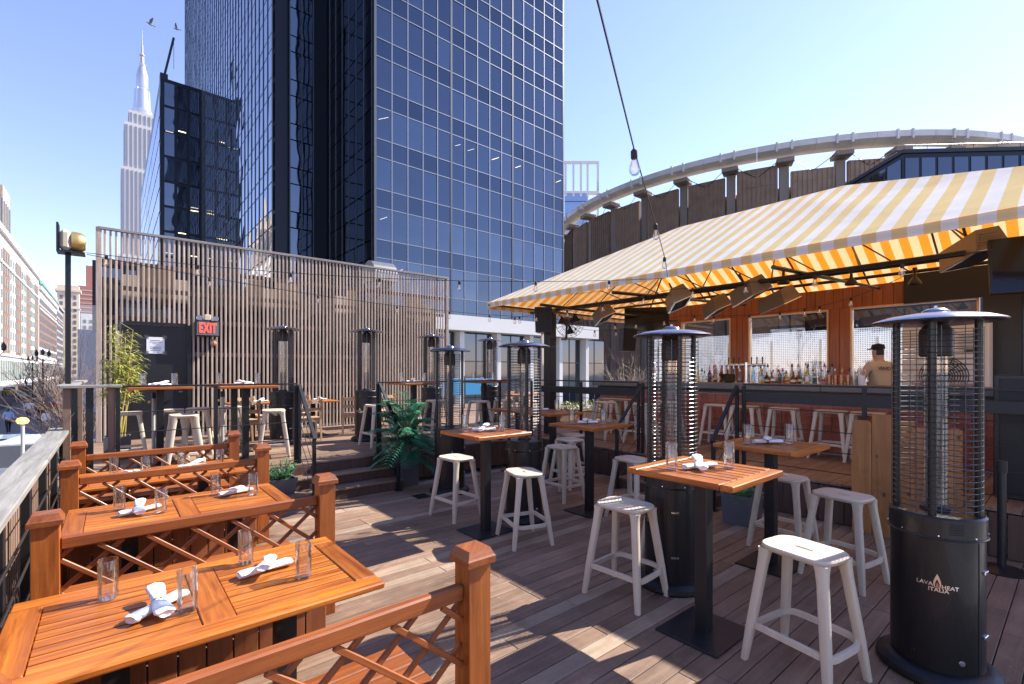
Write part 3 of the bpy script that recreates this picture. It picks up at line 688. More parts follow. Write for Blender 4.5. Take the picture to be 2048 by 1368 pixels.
for zz in (.35, 1.05, 1.75, 2.45, 3.05, 3.55): b = B(); b.box((0, 0, 0), (7.8 if zz > 2.4 else 6.3, .05, .09), ch=.004); b.obj('back_rail', M['fence_wood'], sw, (3.75 if zz > 2.4 else 4.5, .044, zz))
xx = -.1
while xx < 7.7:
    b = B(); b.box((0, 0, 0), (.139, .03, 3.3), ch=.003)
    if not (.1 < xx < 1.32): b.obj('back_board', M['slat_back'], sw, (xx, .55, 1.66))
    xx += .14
for k in (0, 1, 2, 3, 8, 9, 10, 11, 15, 16, 22, 23, 24):
    b = B(); w = .29; b.box((0, 0, 0), (w - .01, .03, .5 + .12 * ((k * 7) % 3)), ch=.003); b.obj('upper_board', M['fence_wood'] if k % 3 else M['slat'], sw, (.3 + k * w, .36, 3.12 + .06 * ((k * 5) % 3)))
dr = tag(link('black_door', None, None, (.73, SWY - .005, ZU)), 'black double door in the slatted screen with a taped notice', 'door')
b = B(); b.box((0, .06, 1.165), (1.02, .05, 2.32), ch=.004); b.obj('leaf', M['black'], dr)
b = B(); b.box((-.55, .04, 1.18), (.07, .12, 2.36)); b.box((.55, .04, 1.18), (.07, .12, 2.36)); b.box((0, .04, 2.365), (1.03, .12, .06)); b.obj('frame', M['black_metal'], dr)
b = B(); b.tube([(.42, .02, .95), (.42, -.02, .95), (.36, -.02, .95)], .012, 6); b.obj('handle', M['chrome'], dr)
def text_mesh(s, size, ext=.002, align='CENTER', sp=1.0, mat_=None, name='lettering', bold=0):
    c = bpy.data.curves.new('txt', 'FONT'); c.body = s; c.size = size; c.extrude = ext; c.align_x = align; c.align_y = 'CENTER'; c.space_character = sp; c.resolution_u = 2
    if bold: c.offset = bold
    o = bpy.data.objects.new('txt', c); COL.objects.link(o); deps().update()
    me = bpy.data.meshes.new_from_object(o.evaluated_get(deps())); bpy.data.objects.remove(o)
    me.name = name; me.materials.clear(); me.materials.append(mat_); return me
no = thing('taped_notice', 'white printed notice taped to the black door', 'notice', (.70, SWY + .026, 2.40))
b = B(); b.box((0, 0, 0), (.30, .003, .34)); b.obj('sheet', M['paper'], no)
for k, w_ in enumerate((.17, .20, .10, 0, .19, .18, .16, .09)):
    if w_: b = B(); b.box((0, -.0022, .10 - k * .034), (w_, .001, .011)); b.obj('print_line', M['band'], no)
for a in (-.15, .15):
    for c in (-.16, .17): b = B(); b.box((a, -.0005, c), (.07, .002, .08)); b.obj('tape', thin_glass('tape', (.8, .8, .8), 1, .2, .06) if 'tape' not in bpy.data.materials else bpy.data.materials['tape'], no)
ex = thing('exit_sign', 'red EXIT sign with two emergency lamps on the slatted screen', 'exit sign', (1.60, SWY - .08, 2.62))
b = B(); b.box((0, 0, .17), (.44, .08, .34), ch=.012); b.obj('housing', M['black_metal'], ex)
b = B(); b.box((0, -.0425, .17), (.40, .004, .29)); b.obj('face_panel', plain('exit_face', (.16, .16, .17), .4), ex)
o = link('lettering', text_mesh('EXIT', .29, .003, sp=1.12, mat_=M['red_sign'], bold=.008), ex, (0, -.048, .17)); o.rotation_euler = (R(90), 0, 0); o.scale = (.50, 1, 1)
b = B(); b.box((0, 0, .41), (.12, .08, .12), ch=.01); b.obj('battery_box', M['cream'], ex)
for a in (-.15, .15): b = B(); b.tube([(a, -.06, .39), (a, .01, .39)], .055, 12); b.obj('emergency_lamp', M['chrome'], ex)
al = thing('door_sounder', 'small copper coloured sounder under the exit sign', 'sounder', (1.72, SWY - .07, 2.42))
b = B(); b.lathe([(.0, 0), (.05, .01), (.06, .05), (.05, .10), (0, .12)], 12); b.obj('dome', plain('copperish', (.55, .28, .16), .35, .6), al)
b = B(); b.box((0, .04, .08), (.13, .04, .13), ch=.01); b.obj('bracket', M['tan_metal'], al)
wv = thing('roof_vent_hood', 'curved grey vent hood poking above the slatted screen', 'vent', (6.1, 13.4, ZU))
b = B()
secs = [[(dx, .5 * math.cos(t), 4.0 + .62 * math.sin(t)) for t in [math.pi * k / 8 for k in range(9)]] for dx in (-.35, .35)]
b.loft(secs); b.box((0, 0, 2.0), (.6, .6, 4.0)); b.obj('hood', plain('vent_metal', (.20, .20, .21), .4, .5), wv)

# ------------------------------------------------------------------ lamp post at corner
lp = thing('lamp_post', 'square dark post carrying a gold flood lamp at the deck corner', 'lamp post', (-.43, 8.42, ZU))
b = B(); b.box((0, 0, 1.45), (.055, .055, 2.9), ch=.004); b.obj('pole', M['black_metal'], lp)
b = B(); b.box((.03, 0, 2.915), (.27, .24, .022)); b.obj('shelf_plate', M['black_metal'], lp)
b = B(); b.box((-.095, 0, 3.10), (.02, .24, .34)); b.obj('back_plate', M['black_metal'], lp)
b = B(); b.box((-.02, 0, 3.065), (.12, .22, .26), ch=.04); b.obj('housing', M['cream'], lp)
b = B()
b.loft([[(.035 + dx, s_ * math.cos(t) * .115, 3.065 + s_ * math.sin(t) * .13) for t in [2 * math.pi * k / 14 for k in range(14)]] for dx, s_ in ((0, 1), (.05, 1.0), (.10, .92), (.135, .7), (.12, .5), (.10, .3))]); b.obj('lamp_lens', M['gold'], lp, smooth=40)

# ------------------------------------------------------------------ awning over the bar
EX, EZ, FYC, NYC, RX, RZ, RY0, RY1, BX, BZ = 6.5, 3.41, 8.635, -1.8, 9.48, 5.0, 2.61, 5.655, 12.46, 3.41
aw = thing('striped_awning', 'yellow and white striped hipped awning over the bar', 'awning', (0, 0, 0))
def panel(name, q, m, nu=16, nv=8, sag=.035):
    b = B(); vs_ = []
    a, c, d, e = [Vector(p) for p in q]
    for i in range(nu + 1):
        for j in range(nv + 1):
            u, v = i / nu, j / nv; p = a.lerp(c, u).lerp(e.lerp(d, u), v)
            p.z -= sag * abs(math.sin(u * math.pi * 4)) * math.sin(v * math.pi); vs_.append(p)
    fs = [(i * (nv + 1) + j, (i + 1) * (nv + 1) + j, (i + 1) * (nv + 1) + j + 1, i * (nv + 1) + j + 1) for i in range(nu) for j in range(nv)]
    b.add(vs_, fs); return b.obj(name, m, aw, smooth=60)
panel('front_canopy', [(EX, FYC, EZ), (EX, NYC, EZ), (RX, RY0, RZ), (RX, RY1, RZ)], M['awn_y'], 32, 8, .02)
panel('back_canopy', [(BX, FYC, BZ), (BX, NYC, BZ), (RX, RY0, RZ), (RX, RY1, RZ)], M['awn_y'], 32, 8, .02)
panel('end_canopy', [(EX, FYC, EZ), (BX, FYC, BZ), (RX, RY1, RZ), (RX, RY1, RZ)], M['awn_x'], 16, 8, .02)
panel('end_canopy', [(EX, NYC, EZ), (BX, NYC, BZ), (RX, RY0, RZ), (RX, RY0, RZ)], M['awn_x'], 16, 8, .02)
panel('valance', [(EX - .006, FYC, EZ), (EX - .006, NYC, EZ), (EX + .012, NYC, EZ - .115), (EX + .012, FYC, EZ - .115)], M['awn_y'], 40, 2, 0)
panel('valance', [(EX, FYC + .006, EZ), (BX, FYC + .006, EZ), (BX, FYC - .012, EZ - .15), (EX, FYC - .012, EZ - .15)], M['awn_x'], 24, 2, 0)
af = thing('awning_frame', 'black pipe framework carrying the striped awning', 'frame', (7.5, 7.65, ZU))
def fo(p): return (p[0] - 7.5, p[1] - 7.65, p[2] - ZU)
b = B(); b.box((0, 0, 1.33), (.20, .20, 2.66), ch=.006); b.obj('post', M['black'], af)
b = B(); b.box((0, 0, 1.33), (.16, .16, 2.66), ch=.006); b.obj('post', M['black'], af, (9.0 - 7.5, -.8 - 7.65, 0))
b = B(); b.box((0, 0, 2.72), (.34, .34, .10), ch=.02); b.obj('post_cap', M['tan_metal'], af)
for yy in [FYC - .05 - k * 1.15 for k in range(9)]:
    if yy < NYC: continue
    f1 = min(1, max(0, (FYC - yy) / (FYC - RY1))); f2 = min(1, max(0, (yy - NYC) / (RY0 - NYC))); g = min(f1, f2, 1)
    if g < .15: continue
    b = B(); b.tube([fo((EX + .03, yy, EZ - .06)), fo((EX + (RX - EX) * g, yy, EZ + (RZ - EZ) * g - .06))], .018, 5); b.obj('rafter', M['black'], af)
    b = B(); b.tube([fo((BX - .03, yy, BZ - .06)), fo((BX - (BX - RX) * g, yy, BZ + (RZ - BZ) * g - .06))], .018, 5); b.obj('rafter', M['black'], af)
for q in ([(EX, FYC - .04, EZ - .07), (RX, RY1, RZ - .07)], [(BX, FYC - .04, EZ - .07), (RX, RY1, RZ - .07)], [(RX, RY0, RZ - .07), (RX, RY1, RZ - .07)], [(EX + .03, FYC - .05, EZ - .05), (EX + .03, NYC, EZ - .05)], [(EX, FYC - .05, EZ - .05), (BX, FYC - .05, EZ - .05)]):
    b = B(); b.tube([fo(p) for p in q], .022, 6); b.obj('frame_pipe', M['black'], af)
for q, r_ in (([(7.55, FYC - .3, 3.23), (7.55, NYC, 3.23)], .035), ([(9.0, FYC - .3, 3.45), (9.0, NYC, 3.45)], .035), ([(10.4, FYC - .5, 3.55), (10.4, NYC, 3.55)], .03), ([(6.6, 7.0, 3.2), (11.6, 7.0, 3.2)], .03), ([(6.6, 5.2, 3.22), (11.6, 5.2, 3.45)], .03), ([(6.6, 2.6, 3.22), (11.6, 2.6, 3.5)], .03)):
    b = B(); b.tube([fo(p) for p in q], r_, 8); b.obj('cross_pipe', M['black'], af)
for k in range(8):
    yy = 7.4 - k * 1.1; b = B(); b.tube([fo((7.55, yy, 3.23)), fo((9.0, yy + .5, 4.0)), fo((9.0, yy + .5, 4.5))], .012, 5); b.tube([fo((10.4, yy, 3.55)), fo((9.0, yy + .5, 4.0))], .012, 5); b.obj('brace', M['black'], af)

# infrared box heaters under the awning
def ir_heater():
    t = thing('infrared_heater', 'x', 'heater', (0, 0, 0), 0, 'box heaters hung under the awning')
    prof = [(-.11, .14), (.11, .14), (.17, -.10), (-.17, -.10)]
    b = B(); b.loft([[(-.34, p[0], p[1]) for p in prof], [(.34, p[0], p[1]) for p in prof]]); b.obj('case', M['tan_metal'], t)
    b = B(); b.box((0, 0, -.106), (.60, .27, .008)); g = b.obj('emitter_grille', M['dark'], t)
    b = B(); b.box((0, -.155, -.108), (.68, .03, .016)); b.box((0, .155, -.108), (.68, .03, .016)); b.box((-.325, 0, -.1085), (.03, .28, .016)); b.box((.325, 0, -.1085), (.03, .28, .016)); b.obj('rim', M['chrome'], t)
    for k in range(5):
        b = B(); b.box((.343, 0, .08 - k * .03), (.012, .16 + k * .025, .010)); b.box((-.343, 0, .08 - k * .03), (.012, .16 + k * .025, .010)); b.obj('louvre', M['tan_metal'], t)
    b = B(); b.tube([(0, 0, .12), (0, 0, .32)], .015, 6); b.obj('hanger', M['black'], t)
    return t
ih = Proto(ir_heater())
for (x, y, z, a, lab) in ((8.1, 6.65, 3.08, 52, 'tan infrared box heater nearest the awning post'), (7.55, 4.55, 3.12, 40, 'tan infrared box heater hung behind the string lights at the awning edge'), (9.0, 4.60, 3.12, 46, 'tan infrared box heater in front of the bar lintel, left of the tilted pair'),
                          (7.75, 3.42, 3.13, 50, 'tilted tan infrared box heater left of centre under the awning'), (8.85, 3.42, 3.10, 55, 'lower tilted tan infrared box heater before the bar window'), (7.75, .86, 3.28, 35, 'tan infrared box heater by the right hand screen')):
    o = ih.put(lab, (x, y, z), R(a), 1.0); o.rotation_euler = (R(-24 if y > 1 else -10), R(8), R(a))
# speakers, screens, fan
def speaker(label, loc, rz, s=1):
    t = thing('loudspeaker', label, 'speaker', loc, rz, 'speakers hung under the awning'); b = B()
    b.loft([[(-.17 * s, -.02, -.27), (.17 * s, -.02, -.27), (.13 * s, .22, -.27), (-.13 * s, .22, -.27)], [(-.19 * s, -.10, .27), (.19 * s, -.10, .27), (.14 * s, .20, .27), (-.14 * s, .20, .27)]]); b.obj('cabinet', M['black'], t)
    b = B(); b.loft([[(-.15 * s, -.028, -.24), (.15 * s, -.028, -.24), (.15 * s, -.02, -.24), (-.15 * s, -.02, -.24)], [(-.17 * s, -.108, .24), (.17 * s, -.108, .24), (.17 * s, -.1, .24), (-.17 * s, -.1, .24)]]); b.obj('grille', M['rubber'], t)
    b = B(); b.tube([(0, .2, 0), (0, .42, .02)], .02, 6); b.obj('bracket', M['black'], t)
speaker('black loudspeaker mounted on the awning post', (7.20, 7.55, 2.98), R(-45))
speaker('black loudspeaker under the screen at the bar end', (9.55, 7.05, 2.62), R(-20))
fn = thing('wall_fan', 'black caged fan on a bent arm behind the awning post', 'fan', (7.9, 7.55, 2.85), R(30))
b = B(); b.tube([(.25, 0, .13), (.05, 0, .13)], .075, 12); b.obj('motor', M['black'], fn)
b = B(); b.tube([(-.34, .0, -.28), (0, 0, -.27), (.06, 0, -.15), (.1, 0, .05)], .025, 8); b.obj('arm', M['black'], fn)
b = B()
for k in range(18):
    a = k * math.pi / 9; b.tube([(.30, .07 * math.cos(a), .13 + .07 * math.sin(a)), (.24, .30 * math.cos(a), .13 + .30 * math.sin(a)), (.40, .33 * math.cos(a), .13 + .33 * math.sin(a)), (.44, .05 * math.cos(a), .13 + .05 * math.sin(a))], .004, 4)
for rr, xx in ((.33, .40), (.30, .24), (.2, .43)): b.tube([(xx, rr * math.cos(a), .13 + rr * math.sin(a)) for a in [k * math.pi / 12 for k in range(24)]], .004, 4, closed=True)
b.obj('cage', M['black'], fn)
b = B()
for k in range(3):
    a = k * 2.094; b.loft([[(.33, .04 * math.cos(a), .13 + .04 * math.sin(a)), (.35, .04 * math.cos(a + .6), .13 + .04 * math.sin(a + .6)), (.352, .05 * math.cos(a + .6), .13 + .05 * math.sin(a + .6))], [(.31, .27 * math.cos(a), .13 + .27 * math.sin(a)), (.36, .27 * math.cos(a + .8), .13 + .27 * math.sin(a + .8)), (.365, .27 * math.cos(a + .8), .13 + .27 * math.sin(a + .8))]])
b.obj('blades', M['rubber'], fn)
def tv(label, loc, rz, w, h, tilt=0):
    t = thing('television', label, 'screen', loc, rz); t.rotation_euler = (R(tilt), 0, rz)
    b = B(); b.box((0, 0, 0), (w, .06, h), ch=.008); b.obj('bezel', M['black'], t); b = B(); b.box((0, -.0315, 0), (w - .04, .003, h - .04)); b.obj('display', M['screen'], t)
    b = B(); b.box((0, .09, 0), (.3, .12, .2)); b.obj('mount', M['black'], t)
tv('black television hung at the far end of the bar', (10.0, 6.85, 3.13), R(-52), 1.05, .58)
tv('black television tilted down at the right edge under the awning', (7.35, .18, 2.98), R(-75), 1.0, .62, -12)

# ------------------------------------------------------------------ bar
BXF = 9.15
bar = thing('bar_counter', 'long bar with dark stone top and glossy red brown tiled front', 'bar', (BXF, 4.0, ZU))
b = B(); b.box((.35, 0, .52), (.66, 7.2, 1.04)); b.obj('carcass', M['grout'], bar)
for k, (a, c) in enumerate(((-3.7, -1.2), (-1.196, 1.3), (1.304, 3.7))): b = B(); b.box((0, 0, 0), (.95, c - a, .11), ch=.008); b.obj('counter_slab', M['counter'], bar, (.30, (a + c) / 2, 1.10))
tm = B(); tm.box((0, 0, 0), (.014, .146, .146), ch=.003); tm = tm.mesh('tile', M['tile'])
for j in range(6):
    for i in range(47): link('tile', tm, bar, (.014 + random.uniform(-.001, .001), -3.52 + i * .153, .10 + j * .153))
b = B(); b.box((-.06, 0, 1.01), (.02, 7.2, .05)); b.obj('under_rail', M['black'], bar)
WX = 11.88
bw = thing('bar_back_wall', 'red brown timber clad wall with window openings behind the bar', 'wall', (WX, 4.0, ZU))
def cladz(y0, y1, z0, z1, x=0, d=.10, m='clad'):
    n = max(1, round((y1 - y0) / .17)); w = (y1 - y0) / n
    for i in range(n):
        b = B(); b.box((0, 0, 0), (d, w - .006, z1 - z0), ch=.004); b.obj('cladding_board', M[m], bw, (x, y0 + (i + .5) * w - 4.0, (z0 + z1) / 2 - ZU))
cladz(2.25, 7.55, 3.19, 3.62)
cladz(5.22, 5.65, .5, 3.188); cladz(3.14, 3.53, .5, 3.188); cladz(7.0, 7.55, .5, 3.188)
cladz(3.532, 5.218, .5, 1.45); cladz(5.652, 6.998, .5, 1.45); cladz(1.2, 3.138, .5, 1.45)
b = B()
for (a, c) in ((3.53, 5.22), (5.65, 7.0), (1.2, 3.14)):
    b.box((-.01, (a + c) / 2 - 4, 3.172 - ZU), (.14, c - a - .004, .03)); b.box((-.01, a + .017 - 4, 2.31 - ZU), (.14, .03, 1.69)); b.box((-.01, c - .017 - 4, 2.31 - ZU), (.14, .03, 1.69))
b.obj('window_trim', wood('pale_trim', (.5, .34, .2), (.66, .48, .3), 1, 20, .5), bw)
for (a, c) in ((3.53, 5.22), (5.65, 7.0), (1.2, 3.14)):
    q = B(); q.box((.0, (a + c) / 2 - 4, 2.305 - ZU), (.012, c - a - .08, 1.68)); q.obj('pane', M['window_glass'], bw)
b = B(); b.box((-.10, 1.2 - 4, 3.45 - ZU), (.06, 2.1, .56)); b.box((-.12, .0 - 4, 1.9 - ZU), (.06, 2.3, 2.8)); b.obj('black_panel', M['black'], bw)
b = B(); b.box((0, 0, 0), (.34, 5.6, .95)); b.obj('back_shelf', M['riser'], bw, (-.24, 4.4 - 4, .48))
# perforated screen and things beyond the bar windows
m, nt, p, N, L = mat('perforated_steel'); nt.nodes.remove(p); out = nt.nodes['Material Output']
tc = N('ShaderNodeTexCoord'); vo = N('ShaderNodeTexVoronoi'); vo.inputs['Scale'].default_value = 22; vo.inputs['Randomness'].default_value = 0; L(tc.outputs['Object'], vo.inputs['Vector'])
cmp_ = N('ShaderNodeMath'); cmp_.operation = 'LESS_THAN'; cmp_.inputs[1].default_value = .30; L(vo.outputs['Distance'], cmp_.inputs[0])
d0 = N('ShaderNodeBsdfDiffuse'); d0.inputs[0].default_value = (.75, .77, .8, 1); d1 = N('ShaderNodeBsdfTranslucent'); d1.inputs[0].default_value = (.75, .78, .82, 1); df = N('ShaderNodeMixShader'); L(d0.outputs[0], df.inputs[1]); L(d1.outputs[0], df.inputs[2]); tr = N('ShaderNodeBsdfTransparent'); mx = N('ShaderNodeMixShader')
L(cmp_.outputs[0], mx.inputs[0]); L(df.outputs[0], mx.inputs[1]); L(tr.outputs[0], mx.inputs[2]); L(mx.outputs[0], out.inputs[0]); M['perf'] = m
ps = thing('perforated_screen', 'pale perforated metal screen seen through the bar windows', 'screen', (13.5, 4.2, ZU))
b = B(); b.box((0, 0, 1.25), (.004, 9.5, 2.3)); b.obj('sheet', M['perf'], ps); b = B()
for k in range(9): b.box((.04, -4.6 + k * 1.15, 1.1), (.05, .05, 2.2))
b.obj('frame_post', M['concrete'], ps)
# right end: air handling unit
ac = thing('air_handling_unit', 'pale metal air unit with louvres and a round fan grille behind the bar', 'air unit', (11.2, 1.60, ZU), R(-90))
b = B(); b.box((0, .3, 1.45), (1.15, .5, 1.75), ch=.02); b.box((0, .3, .3), (1.1, .46, .58)); b.obj('case', M['stone_white'], ac)
for xx in (-.25, .3):
    for k in range(6): b = B(); b.box((xx, .04, 2.02 - k * .05), (.2, .03, .018)); b.obj('louvre', M['concrete'], ac)
b = B()
for k in range(9): rr = .05 + k * .035; b.tube([(rr * math.cos(a), .04, 1.3 + rr * math.sin(a)) for a in [j * math.pi / 16 for j in range(32)]], .006, 4, closed=True)
for k in range(8): a = k * math.pi / 8; b.tube([(-.33 * math.cos(a), .035, 1.3 - .33 * math.sin(a)), (.33 * math.cos(a), .035, 1.3 + .33 * math.sin(a))], .006, 4)
b.obj('fan_grille', M['black_metal'], ac); b = B(); b.box((.35, .045, 1.75), (.16, .01, .06)); b.obj('name_plate', M['black'], ac)

# ------------------------------------------------------------------ booths: dividers, benches, tables
BY = [1.80, 3.78, 5.84, 7.72 - .62]
BY = [1.80, 3.78, 5.80]
XL, XR = -.285, 1.27
def divider(label, y, xl=XL, xr=XR, bz=0.0, ht=1.0):
    t = thing('lattice_divider', label, 'divider', ((xl + xr) / 2, y, bz), 0, 'lattice dividers between the booths')
    L = xr - xl
    for s_ in (-1, 1):
        pw = .118
        b = B(); po = None
        for k in range(3):
            b = B(); b.box((0, 0, 0), (pw, pw / 3 - .0015, ht), ch=.002); o = b.obj('post_board', M['teak_z'], t, (s_ * L / 2, (k - 1) * pw / 3, ht / 2 + .001))
        b = B(); b.lathe([(.108, 0), (.108, .028), (.10, .036), (.08, .066), (.0, .067)], 4); o = b.obj('post_cap', M['booth_x'], t, (s_ * L / 2, 0, ht + .002), R(45))
    b = B(); b.box((0, 0, 0), (L - .121, .046, .07), ch=.008); b.obj('top_rail', M['booth_x'], t, (0, 0, ht - .12))
    b = B(); b.box((0, 0, 0), (L - .121, .04, .05), ch=.006); b.obj('bottom_rail', M['booth_x'], t, (0, 0, .30))
    z0, z1 = .325, ht - .158; w = L - .121; dx = (z1 - z0) * 1.18; st = .232
    n = int((w + dx) / st) + 1
    for dr_ in (-1, 1):
        for i in range(n + 1):
            xa = -w / 2 - dx + i * st + (.05 if dr_ > 0 else .11); za, xb, zb = z0, xa + dx, z1
            if xa < -w / 2: za = z0 + (-w / 2 - xa) / dx * (z1 - z0); xa = -w / 2
            if xb > w / 2: zb = z1 - (xb - w / 2) / dx * (z1 - z0); xb = w / 2
            if xb - xa < .04: continue
            b = B(); c = Vector(((xa + xb) / 2 * dr_, dr_ * .009, (za + zb) / 2))
            Lb = math.hypot(xb - xa, zb - za); an_ = math.atan2(zb - za, (xb - xa)) * (-1)
            b.box((0, 0, 0), (Lb, .0165, .026), ch=.003); o = b.obj('lattice_strip', M['booth_x'], t, c); o.rotation_euler = (0, an_ * dr_, 0)
    return t
divider('nearest orange lattice booth divider, cut by the bottom of the picture', BY[0])
divider('orange lattice divider behind the nearest booth table', BY[1])
divider('third orange lattice divider counted from the bottom of the picture', BY[2])
divider('farthest orange lattice divider at the foot of the cable railing', 7.30, -.285, 1.25)
def bench(label, y0, y1, face):
    t = thing('booth_bench', label, 'bench', (.42, (y0 + y1) / 2, 0), 0, 'timber benches in the booths')
    n = 4; d = (y1 - y0) / n
    for k in range(n): b = B(); b.box((0, 0, 0), (1.42, d - .006, .035), ch=.006); b.obj('seat_plank', M['booth_x'], t, (0, -(y1 - y0) / 2 + (k + .5) * d, .445))
    yy = face * ((y1 - y0) / 2 - .05)
    for k in range(10): b = B(); b.box((0, 0, 0), (.128, .018, .33), ch=.003); b.obj('front_board', M['booth_z'], t, (-.612 + k * .136, yy, .258))
    for e in (-1, 1):
        for k in range(2): b = B(); b.box((0, 0, 0), (.018, (y1 - y0 - .13) / 2 - .004, .33), ch=.003); b.obj('end_board', M['booth_z'], t, (e * .685, -face * .03 + (k - .5) * (y1 - y0 - .13) / 2, .258))
    b = B(); b.box((0, 0, .045), (1.3, (y1 - y0) - .16, .088)); b.obj('plinth', M['black'], t)
bench('bench behind the nearest booth table', 3.20, 3.70, -1); bench('bench along the nearest divider in front of the nearest table', 1.88, 2.28, 1)
bench('bench behind the second booth table', 5.22, 5.72, -1); bench('bench in front of the second booth table', 3.87, 4.27, 1)
bench('bench in front of the farthest booth table', 5.89, 6.25, 1); bench('bench behind the farthest booth table', 6.80, 7.22, -1)
def booth_table():
    t = thing('booth_table', 'x', 'table', (0, 0, 0), 0, 'varnished slatted booth tables'); L, W, z = 1.48, .92, .735
    for e in (-1, 1):
        b = B(); b.box((0, 0, 0), (L, .115, .034), ch=.008); b.obj('edge_board', M['teak_x'], t, (0, e * (W / 2 - .0575), z - .002 if False else z - .0))
        b = B(); b.box((0, 0, 0), (.115, W - .236, .034), ch=.004); b.obj('end_board', M['teak_y'], t, (e * (L / 2 - .0575), 0, z))
    b = B(); b.box((0, 0, 0), (.13, W - .236, .034), ch=.004); b.obj('middle_board', M['teak_y'], t, (0, 0, z))
    n = 9; sw_ = (W - .236) / n; ln = (L - .36) / 2 - .006
    for e in (-1, 1):
        for k in range(n): b = B(); b.box((0, 0, 0), (ln, sw_ - .013, .026), ch=.003); b.obj('slat', M['teak_x'], t, (e * (.065 + .003 + ln / 2), -(W - .236) / 2 + (k + .5) * sw_, z))
    b = B(); b.box((0, 0, z - .045), (L - .3, .06, .05)); b.box((0, .3, z - .045), (L - .2, .03, .05)); b.box((0, -.3, z - .045), (L - .2, .03, .05)); b.obj('apron', M['booth_x'], t)
    for e in (-1, 1):
        b = B(); b.box((e * .36, 0, .345), (.10, .10, .63)); b.obj('column', M['black'], t); b = B(); b.box((e * .36, 0, .012), (.12, .5, .02), ch=.004); b.obj('foot_plate', M['black'], t)
    return t
bt = Proto(booth_table())
bt.put('nearest varnished orange booth table at lower left', (.375, 2.84, 0))
bt.put('second varnished booth table, between two lattice dividers', (.47, 4.78, 0))
bt.put('farthest varnished booth table below the cable railing', (.45, 6.52, 0))

# ------------------------------------------------------------------ bar height tables, stools, heaters
def bar_table(w, d, grp):
    t = thing('bar_table', 'x', 'table', (0, 0, 0), 0, grp); z = 1.145; fb = .085
    for e in (-1, 1):
        b = B(); b.box((0, 0, 0), (w, fb, .04), ch=.006); b.obj('edge_board', M['teak_x'], t, (0, e * (d / 2 - fb / 2), z))
        b = B(); b.box((0, 0, 0), (fb, d - 2 * fb - .004, .04), ch=.004); b.obj('end_board', M['teak_y'], t, (e * (w / 2 - fb / 2), 0, z))
    n = max(5, round((w - 2 * fb) / .09)); s_ = (w - 2 * fb) / n
    for k in range(n): b = B(); b.box((0, 0, 0), (s_ - .013, d - 2 * fb - .010, .032), ch=.003); b.obj('slat', M['teak_y'], t, (-(w - 2 * fb) / 2 + (k + .5) * s_, 0, z))
    cols = ((0, 0),) if d < 1.2 else ((0, -d * .28), (0, d * .28))
    for c in cols:
        b = B(); b.box((c[0], c[1], .562), (.092, .092, 1.10), ch=.004); b.obj('column', M['black'], t)
        b = B(); b.box((c[0], c[1], .008), (.52, .46, .014), ch=.003); b.obj('base_plate', M['black_metal'], t)
        b = B(); b.box((c[0], c[1], 1.118), (.3, .3, .012)); b.obj('top_plate', M['black'], t)
    return t
st_ = Proto(bar_table(.76, .78, 'high teak tables on black pedestals'))
HT = [(3.27, 1.76, 0, 'sunlit high teak table on a black pedestal beside the foreground stools'), (4.90, 1.95, 0, 'shaded high teak table with two stools before the bar deck'), (3.36, 4.50, 0, 'high teak table left of centre next to the two middle stools'), (4.90, 4.25, 0, 'shaded high teak table in the centre near the far bar step rail'),
      (.55, 8.78, ZU, 'high teak table behind the railing at the far left beside the bamboo'), (4.55, 8.45, ZU, 'high teak table on the rear deck behind the palm'), (6.45, 8.70, ZU, 'high teak table on the rear deck left of the awning post')]
for (x, y, z, l) in HT: st_.put(l, (x, y, z))
lt_ = Proto(bar_table(.80, 1.62, 'long high teak tables'))
lt_.put('long high teak table behind the middle heaters', (5.85, 6.35, 0)); lt_.put('long high teak table behind the left railing', (1.62, 8.95, ZU))
def rrect(w, d, r, n=5):
    out = []
    for cx_, cy_, a0 in ((w - r, d - r, 0), (-w + r, d - r, 90), (-w + r, -d + r, 180), (w - r, -d + r, 270)):
        for k in range(n): a = R(a0 + 90 * k / (n - 1)); out.append((cx_ + r * math.cos(a), cy_ + r * math.sin(a)))
    return out
